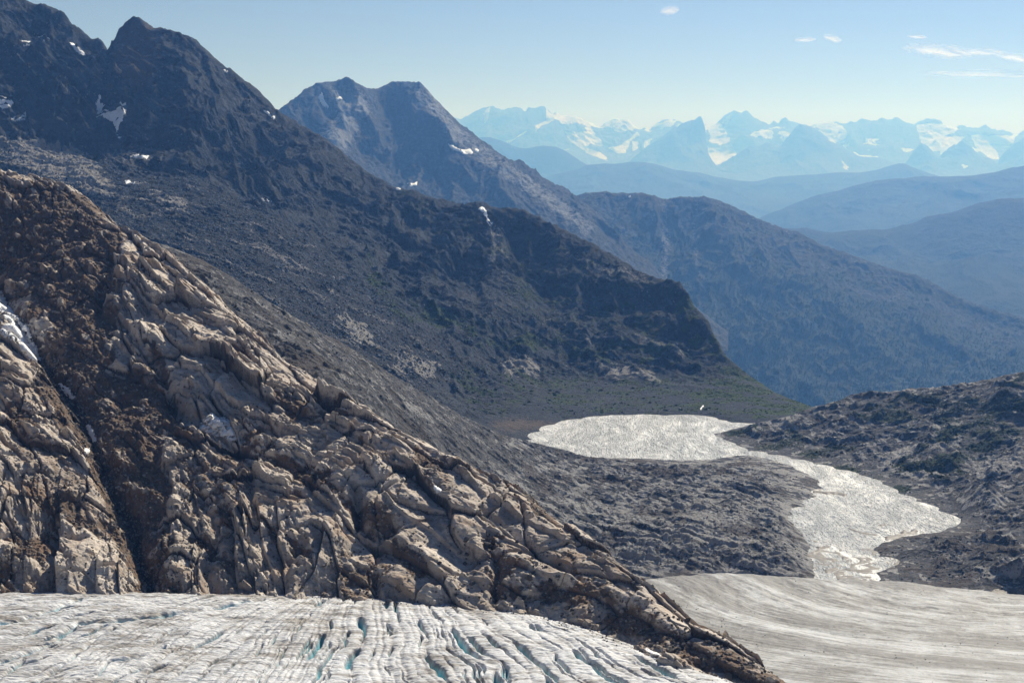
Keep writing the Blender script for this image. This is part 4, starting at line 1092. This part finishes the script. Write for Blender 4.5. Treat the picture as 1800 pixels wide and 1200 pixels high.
def snow_patch(L, poly, label, thick, group):
    pad = 6
    xs = [p[0] for p in poly]; ys = [p[1] for p in poly]
    sel = L.dvis & (L.px > min(xs) - pad) & (L.px < max(xs) + pad) & (L.py > min(ys) - pad) & (L.py < max(ys) + pad)
    r, c = np.where(sel)
    if len(r) < 6: return
    r0, r1, c0, c1 = max(r.min() - 2, 0), r.max() + 3, max(c.min() - 2, 0), c.max() + 3
    V = L.V[r0:r1, c0:c1]; px = L.px[r0:r1, c0:c1]; py = L.py[r0:r1, c0:c1]; n = L.n[r0:r1, c0:c1]; vis = L.dvis[r0:r1, c0:c1]
    sc = V[..., 1].mean() / 2500
    wob = fbm(px / 9, py / 9, 3, 900) * 3.0
    sd = poly_sd(px, py, poly) + wob
    sd = np.where(blur(vis.astype(float), 4) > 0.08, sd, -9)
    S = V.copy()
    k = 3 + int(min(max(xs) - min(xs), max(ys) - min(ys)) / 2)
    S[..., 2] = np.maximum(blur(V[..., 2], k), blur(V[..., 2], 6) - 0.3 * sc)
    S = S + n * (thick * sc * (sstep(-1.0, 2.6, sd) - 0.22))[..., None]
    f = grid_faces(*px.shape)
    keep = (sd.ravel()[f] > -1.0).all(1)
    if keep.sum() < 3: keep = (sd.ravel()[f] > -2.5).any(1)
    f = f[keep]
    if len(f) == 0: return
    f = largest_piece(f)
    u, inv = np.unique(f, return_inverse=True)
    v = S.reshape(-1, 3)[u]
    o = v.mean(0)
    me = make_mesh("snow_patch", v - o, inv.reshape(-1, 4), SNOW)
    add("snow_patch", me, label, "snow patch", None, group, loc=o)


G1 = "snow patches on the tan spur"; G2 = "snow patches on the dark mountain"; G3 = "snow patches on the twin summit mountain"; G4 = "snow flecks on the forested ridge"
for poly, lab in [
    ([(-6, 496), (4, 507), (16, 520), (22, 540), (40, 556), (60, 578), (66, 598), (81, 632), (72, 638), (55, 625), (42, 604), (10, 582), (12, 572), (25, 568), (14, 552), (-6, 536)], "long dirty white snow patch in the gully at the left edge of the spur"),
    ([(-12, 458), (5, 462), (3, 476), (-12, 482)], "snow scrap at the very left edge, just above the long dirty snow patch"),
    ([(101, 670), (112, 673), (124, 684), (131, 697), (126, 703), (112, 690)], "short snow strip in the gully below the long dirty snow patch"),
    ([(150, 746), (160, 747), (167, 760), (171, 773), (165, 777), (156, 764)], "thin snow sliver in the dark gully, midway down the spur"),
    ([(147, 786), (158, 789), (157, 797), (148, 799)], "smallest snow dot in the dark gully, lowest on the left of the spur"),
    ([(352, 752), (358, 736), (369, 730), (385, 735), (401, 740), (408, 751), (413, 763), (422, 776), (410, 778), (394, 769), (375, 765), (358, 762)], "shaded blue-white snow patch in a rock hollow halfway up the spur"),
    ([(757, 850), (766, 853), (775, 860), (779, 867), (769, 865)], "small snow streak between pale slabs right of the middle of the spur"),
    ([(1130, 1137), (1160, 1149), (1192, 1167), (1180, 1169), (1150, 1157)], "narrow snow strip where the spur meets the crevassed glacier")]:
    snow_patch(SPUR, [(x - (9 if x < 200 and y < 640 else 0), y) for x, y in poly], lab, 9.0 if 'hollow' in lab else 6.0 if 'long dirty' in lab[:12] else 3.5, G1)
for poly, lab in [
    ([(130, 208), (140, 195), (152, 196), (158, 189), (165, 207), (171, 204), (165, 178), (174, 172), (186, 182), (196, 196), (204, 190), (212, 178), (222, 178), (222, 194), (215, 212), (206, 232), (199, 216), (182, 206), (160, 212), (140, 226)], "large forked grey-white snowfield under the notch between the two left summits"),
    ([(204, 236), (217, 239), (210, 246)], "snow dot just below the large forked snowfield"),
    ([(120, 71), (131, 75), (142, 87), (151, 97), (145, 105), (134, 92), (123, 80)], "slanting snow patch high on the leftmost summit beside the notch"),
    ([(68, 67), (80, 64), (93, 66), (88, 73), (72, 75)], "bright broken snow patch near the top of the leftmost summit"),
    ([(37, 73), (60, 72), (56, 82), (40, 81)], "dim snow patch on the leftmost summit, left of the bright broken one"),
    ([(-8, 172), (10, 168), (20, 173), (27, 183), (14, 192), (-8, 190)], "rounded snow patch cut by the left edge, below the leftmost summit"),
    ([(21, 208), (34, 203), (47, 197), (44, 211), (30, 214), (21, 217)], "tapering snow patch near the left edge, above a narrow slanting one"),
    ([(8, 216), (20, 224), (37, 235), (30, 238), (15, 228)], "narrow slanting snow patch near the left edge, lowest of three"),
    ([(228, 277), (240, 270), (258, 272), (273, 271), (258, 279), (240, 278)], "flat snow patch at the head of the talus below the forked snowfield"),
    ([(465, 195), (474, 198), (487, 209), (484, 213), (472, 205)], "bright white snow streak on the right shoulder of the dark mountain"),
    ([(393, 123), (402, 125), (400, 129), (394, 128)], "tiny snow fleck high on the right skyline of the dark mountain"),
    ([(461, 349), (475, 352), (476, 356), (463, 354)], "small snow patch on the crest of the talus, under the dark cliffs"),
    ([(220, 317), (240, 318), (238, 323), (222, 323)], "small pale snow patch low on the talus slope at left"),
    ([(838, 364), (848, 363), (856, 371), (859, 384), (866, 396), (861, 399), (853, 387), (850, 375), (840, 368)], "bright curving snow ribbon at the top of a gully in the dark slope"),
    ([(794, 366), (801, 368), (807, 374), (799, 374)], "small snow patch left of the bright curving snow ribbon"),
    ([(696, 328), (705, 331), (703, 335), (697, 333)], "tiny snow fleck on the skyline where the dark slope bends"),
    ([(1230, 714), (1236, 713), (1236, 716), (1233, 720), (1230, 718)], "tiny bright white patch on the green bank just behind the lake"),  # stream glint put in as a scrap of white snow colour
]:
    snow_patch(MAIN, poly, lab, 1.5, G2)
for poly, lab in [
    ([(558, 170), (566, 162), (571, 174), (575, 185), (584, 188), (577, 193), (567, 186), (560, 178)], "bright hooked snow patch below the left one of the twin summits"),
    ([(586, 172), (597, 170), (606, 166), (605, 174), (592, 177)], "pale broken snow patch beside the bright hooked one under the left twin summit"),
    ([(608, 146), (617, 147), (616, 151), (609, 151)], "snow fleck just under the top of the left twin summit"),
    ([(768, 231), (778, 237), (786, 250), (797, 258), (812, 262), (830, 265), (833, 271), (815, 271), (795, 263), (778, 248)], "long thin snow streak on the lit right flank of the twin summit mountain"),
    ([(715, 322), (734, 320), (733, 326), (722, 328)], "blue shaded snow patch at the foot of the twin summit mountain, above the dark slope"),
    ([(835, 261), (843, 264), (840, 268), (835, 266)], "tiny snow fleck right of the long thin snow streak")]:
    snow_patch(TWIN, poly, lab, 1.6, G3)
for poly, lab in [
    ([(1014, 362), (1022, 365), (1028, 375), (1021, 374)], "small snow fleck on the left end of the forested ridge, by the saddle"),
    ([(1102, 342), (1111, 343), (1108, 349), (1102, 348)], "snow fleck on the first rounded top of the forested ridge")]:
    snow_patch(RIDGE, poly, lab, 1.6, G4)


# ------------------------------------------------------------------ loose stones
def ico(sub=1):
    import bmesh
    bm = bmesh.new(); bmesh.ops.create_icosphere(bm, subdivisions=sub, radius=1.0)
    v = np.array([q.co[:] for q in bm.verts]); f = np.array([[w.index for w in q.verts] for q in bm.faces])
    bm.free()
    return v, f


def stone_shape(seed, sub=2, cuts=9):
    """An angular block: a ball cut by random planes."""
    r = np.random.default_rng(seed)
    v, f = ico(sub)
    v = v * 1.25
    for _ in range(cuts):
        d = r.normal(size=3); d /= np.linalg.norm(d); k = r.uniform(0.6, 0.95)
        s = v @ d
        v = v - np.maximum(s - k, 0)[:, None] * d[None, :]
    v = v * np.array([r.uniform(0.9, 1.3), r.uniform(0.8, 1.1), r.uniform(0.65, 0.95)])
    v += r.normal(scale=0.025, size=v.shape)
    return v, f


def rot_z(a):
    c, s = np.cos(a), np.sin(a); z = np.zeros_like(a); o = np.ones_like(a)
    return np.stack([np.stack([c, -s, z], -1), np.stack([s, c, z], -1), np.stack([z, z, o], -1)], -2)


def rot_x(a):
    c, s = np.cos(a), np.sin(a); z = np.zeros_like(a); o = np.ones_like(a)
    return np.stack([np.stack([o, z, z], -1), np.stack([z, c, -s], -1), np.stack([z, s, c], -1)], -2)


def pick(L, weight, n, seed):
    """n vertex positions drawn with the given weight per picture area."""
    r = np.random.default_rng(seed)
    area = np.abs(np.gradient(L.py, axis=0)) * np.abs(np.gradient(L.px, axis=1))
    inside = (L.px > -60) & (L.px < 1870) & (L.py < 1240)
    p = (np.clip(weight, 0, None) * L.vis * inside * area).ravel()
    i = r.choice(p.size, n, replace=n > p.size, p=p / p.sum())
    return L.V.reshape(-1, 3)[i], L.n.reshape(-1, 3)[i], L.px.ravel()[i], L.py.ravel()[i]


def scatter_mesh(name, shapes, pos, size, mat, label, cat, seed, tilt=3.0, squash=None):
    """Many small pieces as ONE mesh: only for what nobody could count."""
    r = np.random.default_rng(seed)
    vs, fs = [], []; off = 0
    for k, (v, f) in enumerate(shapes):
        p = pos[k::len(shapes)]; s = size[k::len(shapes)]
        R = rot_z(r.uniform(0, 6.28, len(p))) @ rot_x(r.uniform(-tilt, tilt, len(p)))
        q = np.einsum('nij,vj->nvi', R, v) * s[:, None, None] + p[:, None, :]
        fs.append((f[None] + (np.arange(len(p)) * len(v))[:, None, None] + off).reshape(-1, f.shape[1])); vs.append(q.reshape(-1, 3)); off += len(p) * len(v)
    me = make_mesh(name, np.concatenate(vs), np.concatenate(fs), mat, smooth=False)
    return add(name, me, label, cat, "stuff")


def stone_material(name, a, b, s):
    m = Mat(name)
    n1 = m.noise(s, 2, 0.5); n2 = m.noise(s * 8, 4, 0.6)
    col = m.mix(m.maprange(n1, 0.4, 0.6), a, b)
    col = m.mix(m.maprange(n2, 0.5, 0.7, 0, 0.5), col, tuple(min(1, q * 1.5) for q in b))
    return m.out(col, 0.9, m.bump(n2, 0.2, 0.8), 0.2)


small = [stone_shape(s, 1, 5) for s in range(20, 26)]
dark_stone = stone_material("dark_stone", (0.045, 0.04, 0.038), (0.09, 0.08, 0.073), 0.5)
mixed_stone = stone_material("mixed_stone", (0.07, 0.06, 0.05), (0.28, 0.25, 0.215), 0.35)
talus_stone = stone_material("talus_stone", (0.045, 0.050, 0.058), (0.18, 0.185, 0.195), 0.06)
r_ = np.random.default_rng(31)


def sizes(n, lo, hi, k=2.2):
    return lo + (hi - lo) * r_.random(n) ** k


w = 0.12 + SPUR.loose * (0.35 + 0.9 * np.exp(-(SPUR.gully / 40) ** 2))
p, n, _, _ = pick(SPUR, w, 16000, 1)
scatter_mesh("spur_rubble", small, p, sizes(len(p), 0.25, 1.1), mixed_stone, "brown and grey rubble lying in the gullies of the tan spur", "rubble", 2)
wt = MAIN.talus * sstep(-0.5, 0.6, MAIN.wob + 0.2)
p, n, _, _ = pick(MAIN, wt + 0.16 * (MAIN.py < 728), 17000, 3)
scatter_mesh("talus_rubble", small, p, sizes(len(p), 0.7, 2.6, 2.6), talus_stone, "grey talus blocks spread over the lower slopes of the dark mountain", "rubble", 4)
p, n, _, _ = pick(MID, np.ones_like(MID.px), 6000, 5)
scatter_mesh("moraine_rubble", small, p, sizes(len(p), 0.35, 1.3, 2.6), talus_stone, "loose stones on the grey rock between spur and lake", "rubble", 6)
p, n, _, _ = pick(HILL, np.ones_like(HILL.px), 5000, 7)
scatter_mesh("hillside_rubble", small, p, sizes(len(p), 0.4, 1.4, 2.6), talus_stone, "loose stones on the rocky hill right of the river", "rubble", 8)

edge_w = np.exp(-((ICE.V[..., 1] - np.interp(ICE.V[..., 0] / ICE.V[..., 1], [-0.4, -0.14, 0.0, 0.05, 0.16], [800, 800, 768, 735, 668])) / 9.0) ** 2) * (ICE.px > 520)
p, n, _, _ = pick(ICE, edge_w * (0.2 + 0.8 * sstep(-0.1, 0.3, fbm(ICE.V[..., 0] / 12, ICE.V[..., 1] / 12, 3, 12))), 900, 9)
scatter_mesh("ice_margin_rubble", small, p, sizes(len(p), 0.12, 0.6, 2.5), dark_stone, "dark grit and stones along the edge of the crevassed glacier", "rubble", 10)
p, n, _, _ = pick(FAR_ICE, 0.1 + np.exp(-((FAR_ICE.V[..., 1] - 1385) / 20.0) ** 2) + 0.5 * (FAR_ICE.px < 1350) * sstep(120, 20, FAR_ICE.px - 1130 - (FAR_ICE.py - 1010) * 1.1), 1800, 19)
scatter_mesh("glacier_rubble", small, p, sizes(len(p), 0.15, 0.6, 3), dark_stone, "scattered stones on the smooth grey glacier", "rubble", 20)

# boulders one can count
shapes = []
for s in range(6):
    v, f = stone_shape(40 + s, 3, 11)
    row = []
    for mt in (dark_stone, mixed_stone):
        row.append(make_mesh("boulder", v, f, mt, smooth=False))
    shapes.append(row)


def in_poly(L, poly, soft=10):
    return sstep(-soft, soft, poly_sd(L.px, L.py, poly))


def boulders(L, weight, n, lo, hi, tone, seed, label, big_label, group):
    p, nn, px, py = pick(L, weight, n, seed)
    s = np.sort(sizes(n, lo, hi, 3.0))[::-1]
    for k in range(n):
        o = add("boulder", shapes[k % 6][tone], big_label if (k < n // 5) else label, "boulder", None, group, loc=p[k] + nn[k] * s[k] * 0.35)
        o.scale = (s[k],) * 3
        o.rotation_euler = (r_.uniform(-.5, .5), r_.uniform(-.5, .5), r_.uniform(0, 6.28))


slab_zone = [(780, 940), (900, 930), (1010, 1000), (1120, 1080), (1290, 1160), (1380, 1198), (1290, 1200), (1130, 1135), (950, 1075), (800, 1055), (760, 1000)]
boulders(SPUR, in_poly(SPUR, slab_zone), 110, 0.7, 2.3, 0, 11, "small dark boulder scattered on the pale slabs at the lower right of the spur", "largest sort of dark boulder on the pale slabs at the lower right of the spur", "dark boulders on the lower slabs")
boulders(SPUR, in_poly(SPUR, [(1165, 1075), (1200, 1085), (1290, 1135), (1280, 1150), (1220, 1125), (1170, 1100)], 5), 22, 0.7, 1.8, 0, 12, "small dark boulder heaped on the spur's crest above the smooth glacier", "big dark boulder heaped on the spur's crest above the smooth glacier", "boulders heaped on the spur crest")
boulders(SPUR, in_poly(SPUR, [(40, 560), (110, 640), (170, 760), (230, 880), (280, 1040), (225, 1040), (190, 900), (120, 740), (60, 640)]), 60, 0.5, 1.9, 1, 13, "small grey boulder lying in the dark gully on the left of the spur", "big grey boulder lying in the dark gully on the left of the spur", "boulders in the dark gully")
boulders(SPUR, in_poly(SPUR, [(0, 340), (140, 360), (210, 450), (200, 560), (120, 600), (0, 480)]), 90, 0.6, 3.0, 1, 14, "small grey boulder on the brown earth near the top of the spur", "big grey boulder on the brown earth near the top of the spur", "boulders on the brown earth")
boulders(SPUR, in_poly(SPUR, [(300, 700), (440, 770), (640, 900), (700, 1000), (560, 1040), (300, 1030)]), 36, 0.5, 1.8, 1, 15, "small boulder caught between the slabs in the middle of the spur", "big boulder caught between the slabs in the middle of the spur", "boulders between the middle slabs")


# ------------------------------------------------------------------ scrub and forest
def leaf_material(name, a, b):
    m = Mat(name)
    n = m.noise(0.25, 3, 0.6)
    return m.out(m.mix(m.maprange(n, 0.35, 0.65), a, b), 0.8, None, 0.2)


def bush_shape(seed, n):
    """Leaf clumps spread through an uneven dome."""
    r = np.random.default_rng(seed)
    v = []; f = []
    for k in range(n):
        d = r.normal(size=3); d[2] = abs(d[2]); d /= np.linalg.norm(d)
        lump = 0.75 + 0.35 * math.sin(d[0] * 5 + seed) * math.cos(d[1] * 4 + seed)
        c = d * lump * r.uniform(0.45, 1.0) * np.array([1, 1, 0.85])
        q = r.normal(size=(3, 3)) * 0.19 + c
        f.append([len(v), len(v) + 1, len(v) + 2]); v += list(q)
    return np.array(v), np.array(f)


green_leaf = leaf_material("scrub_leaf", (0.026, 0.050, 0.014), (0.075, 0.110, 0.030))
deep_leaf = leaf_material("deep_leaf", (0.016, 0.030, 0.012), (0.038, 0.058, 0.022))
bushes = [bush_shape(s, 130) for s in range(5)]
bush_me = [[make_mesh("shrub", v, f, mt, smooth=False) for mt in (green_leaf, deep_leaf)] for v, f in bushes]


def shrubs(L, weight, n, lo, hi, tone, seed, label, group):
    p, nn, px, py = pick(L, weight, n, seed)
    s = sizes(n, lo, hi, 1.6)
    for k in range(n):
        o = add("shrub", bush_me[k % 5][tone], label, "shrub", None, group, loc=p[k] - nn[k] * s[k] * 0.1)
        o.scale = (s[k] * r_.uniform(0.9, 1.4), s[k] * r_.uniform(0.9, 1.4), s[k] * r_.uniform(0.7, 1.0)); o.rotation_euler = (0, 0, r_.uniform(0, 6.28))


plain = in_poly(MAIN, [(790, 660), (900, 650), (1060, 660), (1240, 690), (1330, 720), (1250, 728), (1050, 728), (930, 735), (850, 740), (780, 700)])
shrubs(MAIN, plain * (0.15 + MAIN.moss), 150, 1.5, 4.2, 1, 21, "dark green shrub dotting the grey flat behind the lake", "shrubs on the flat behind the lake")
shrubs(HILL, HILL.moss ** 2 + 0.01, 150, 1.1, 2.8, 1, 22, "dark green shrub among the grey rocks of the hill right of the river", "shrubs on the rocky hill")
mini = [bush_shape(60 + s, 26) for s in range(5)]
p, n, _, _ = pick(MAIN, MAIN.moss ** 2, 5200, 23)
scatter_mesh("slope_scrub", mini, p, sizes(len(p), 1.0, 2.6, 1.8), green_leaf, "low green scrub covering the bank and slopes behind the lake", "scrub", 24, tilt=0.3)
p, n, _, _ = pick(HILL, HILL.moss ** 2, 3000, 25)
scatter_mesh("hill_scrub", mini, p, sizes(len(p), 0.8, 1.9, 1.8), deep_leaf, "low dark scrub in the clefts of the rocky hill", "scrub", 26, tilt=0.3)


def conifer(seed):
    r = np.random.default_rng(seed); v = []; f = []
    for z0, z1, rad in ((0.08, 0.55, 0.24), (0.35, 0.8, 0.18), (0.62, 1.0, 0.11)):
        b = len(v)
        for k in range(5):
            a = k * 1.2566 + r.uniform(-.3, .3); q = rad * r.uniform(0.7, 1.2)
            v.append((q * math.cos(a), q * math.sin(a), z0 + r.uniform(-.04, .04)))
        v.append((0, 0, z1))
        f += [[b + k, b + (k + 1) % 5, b + 5] for k in range(5)]
    return np.array(v), np.array(f)


conif = [conifer(s) for s in range(4)]
p, n, _, _ = pick(RIDGE, sstep(0.35, 0.9, RIDGE.moss) + 0.03 * (RIDGE.moss > 0.1), 13000, 27)
scatter_mesh("ridge_forest", conif, p, sizes(len(p), 8, 19, 1.4), leaf_material("conifer_leaf", (0.013, 0.022, 0.012), (0.034, 0.046, 0.024)), "dark conifer forest covering the lower face of the far ridge", "forest", 28, tilt=0.05)


# ------------------------------------------------------------------ clouds beyond the haze
def clouds():
    m = bpy.data.materials.new("cloud_vapour"); m.use_nodes = True
    t = m.node_tree; t.nodes.remove(t.nodes["Principled BSDF"])
    N = t.nodes.new; Lk = t.links.new
    tc = N("ShaderNodeTexCoord"); mp = N("ShaderNodeMapping"); mp.inputs["Scale"].default_value = (2.6, 3.0, 1.1)
    oi = N("ShaderNodeObjectInfo"); ad = N("ShaderNodeVectorMath"); ad.operation = 'ADD'
    Lk(tc.outputs["Object"], mp.inputs[0]); Lk(mp.outputs[0], ad.inputs[0]); Lk(oi.outputs["Location"], ad.inputs[1])
    nz = N("ShaderNodeTexNoise"); nz.inputs["Detail"].default_value = 5; nz.inputs["Roughness"].default_value = 0.65; Lk(ad.outputs[0], nz.inputs["Vector"])
    sx = N("ShaderNodeSeparateXYZ"); Lk(tc.outputs["Object"], sx.inputs[0])
    x2 = N("ShaderNodeMath"); x2.operation = 'MULTIPLY'; Lk(sx.outputs[0], x2.inputs[0]); Lk(sx.outputs[0], x2.inputs[1])
    z2 = N("ShaderNodeMath"); z2.operation = 'MULTIPLY'; Lk(sx.outputs[2], z2.inputs[0]); Lk(sx.outputs[2], z2.inputs[1])
    sm = N("ShaderNodeMath"); sm.operation = 'ADD'; Lk(x2.outputs[0], sm.inputs[0]); Lk(z2.outputs[0], sm.inputs[1])
    th = N("ShaderNodeMath"); th.operation = 'MULTIPLY_ADD'; Lk(sm.outputs[0], th.inputs[0]); th.inputs[1].default_value = -0.30; Lk(nz.outputs[0], th.inputs[2])
    mr = N("ShaderNodeMapRange"); Lk(th.outputs[0], mr.inputs[0]); mr.inputs[1].default_value = 0.18; mr.inputs[2].default_value = 0.52; mr.inputs[4].default_value = 0.6
    df = N("ShaderNodeBsdfDiffuse"); df.inputs[0].default_value = (0.95, 0.95, 0.95, 1)
    tl = N("ShaderNodeBsdfTranslucent"); tl.inputs[0].default_value = (0.95, 0.95, 0.95, 1)
    mx = N("ShaderNodeMixShader"); mx.inputs[0].default_value = 0.5; Lk(df.outputs[0], mx.inputs[1]); Lk(tl.outputs[0], mx.inputs[2])
    tr = N("ShaderNodeBsdfTransparent"); mo = N("ShaderNodeMixShader"); Lk(mr.outputs[0], mo.inputs[0]); Lk(tr.outputs[0], mo.inputs[1]); Lk(mx.outputs[0], mo.inputs[2])
    Lk(mo.outputs[0], t.nodes["Material Output"].inputs["Surface"])
    v, f = ico(4)
    v = v * (1 + 0.28 * fbm(v[:, 0] * 2.2 + 3, v[:, 2] * 2.2 + v[:, 1] * 1.7, 4, 77))[:, None]
    for cx, cy, wd, ht, ang, lab in [
        (1652, 90, 105, 20, 6, "brightest white cloud wisp, the thick one high at the right"),
        (1722, 92, 75, 11, 0, "thin cloud tail trailing right of the brightest wisp"),
        (1788, 102, 66, 14, 8, "small cloud wisp at the right edge above the long flat streak"),
        (1748, 130, 200, 12, 1, "long flat white cloud streak at the right edge"),
        (1416, 70, 34, 8, -2, "small white cloud dash, left one of a pair in the open sky"),
        (1464, 68, 30, 11, 14, "small faint cloud dash, right one of a pair in the open sky"),
        (1613, 65, 30, 6, 2, "tiny cloud sliver just above the brightest wisp"),
        (1178, 19, 30, 13, -8, "tiny lone cloud puff near the top edge")]:
        D = 90000.0
        o = add("cloud", make_mesh("cloud", v, f, m), lab, "cloud", None, "small clouds at the right", loc=P(cx, cy, D))
        k = D / F / 2
        o.scale = (wd * k * 1.25, wd * k * 0.5, ht * k * 1.35)
        o.rotation_euler = (0, math.radians(ang), 0)


clouds()

# ------------------------------------------------------------------ haze: one even box of air
def haze():
    x0, x1, y0, y1, z0, z1 = -76000, 76000, -4000, 76000, FLOOR - 120, 2900
    v = np.array([(x, y, z) for z in (z0, z1) for y in (y0, y1) for x in (x0, x1)], float)
    f = np.array([[0, 2, 3, 1], [4, 5, 7, 6], [0, 1, 5, 4], [2, 6, 7, 3], [0, 4, 6, 2], [1, 3, 7, 5]])
    m = bpy.data.materials.new("haze"); m.use_nodes = True
    t = m.node_tree
    t.nodes.remove(t.nodes["Principled BSDF"])
    m.cycles.volume_sampling = 'DISTANCE'
    pv = t.nodes.new("ShaderNodeVolumePrincipled")
    pv.inputs["Color"].default_value = (0.145, 0.38, 1.0, 1)
    pv.inputs["Absorption Color"].default_value = (1, 1, 1, 1)
    pv.inputs["Density"].default_value = 5.6e-5
    pv.inputs["Anisotropy"].default_value = 0.4
    t.links.new(pv.outputs[0], t.nodes["Material Output"].inputs["Volume"])
    me = make_mesh("haze", v, f, m, smooth=False)
    add("haze", me, "pale blue mountain air filling the whole view", "haze", "stuff")


haze()
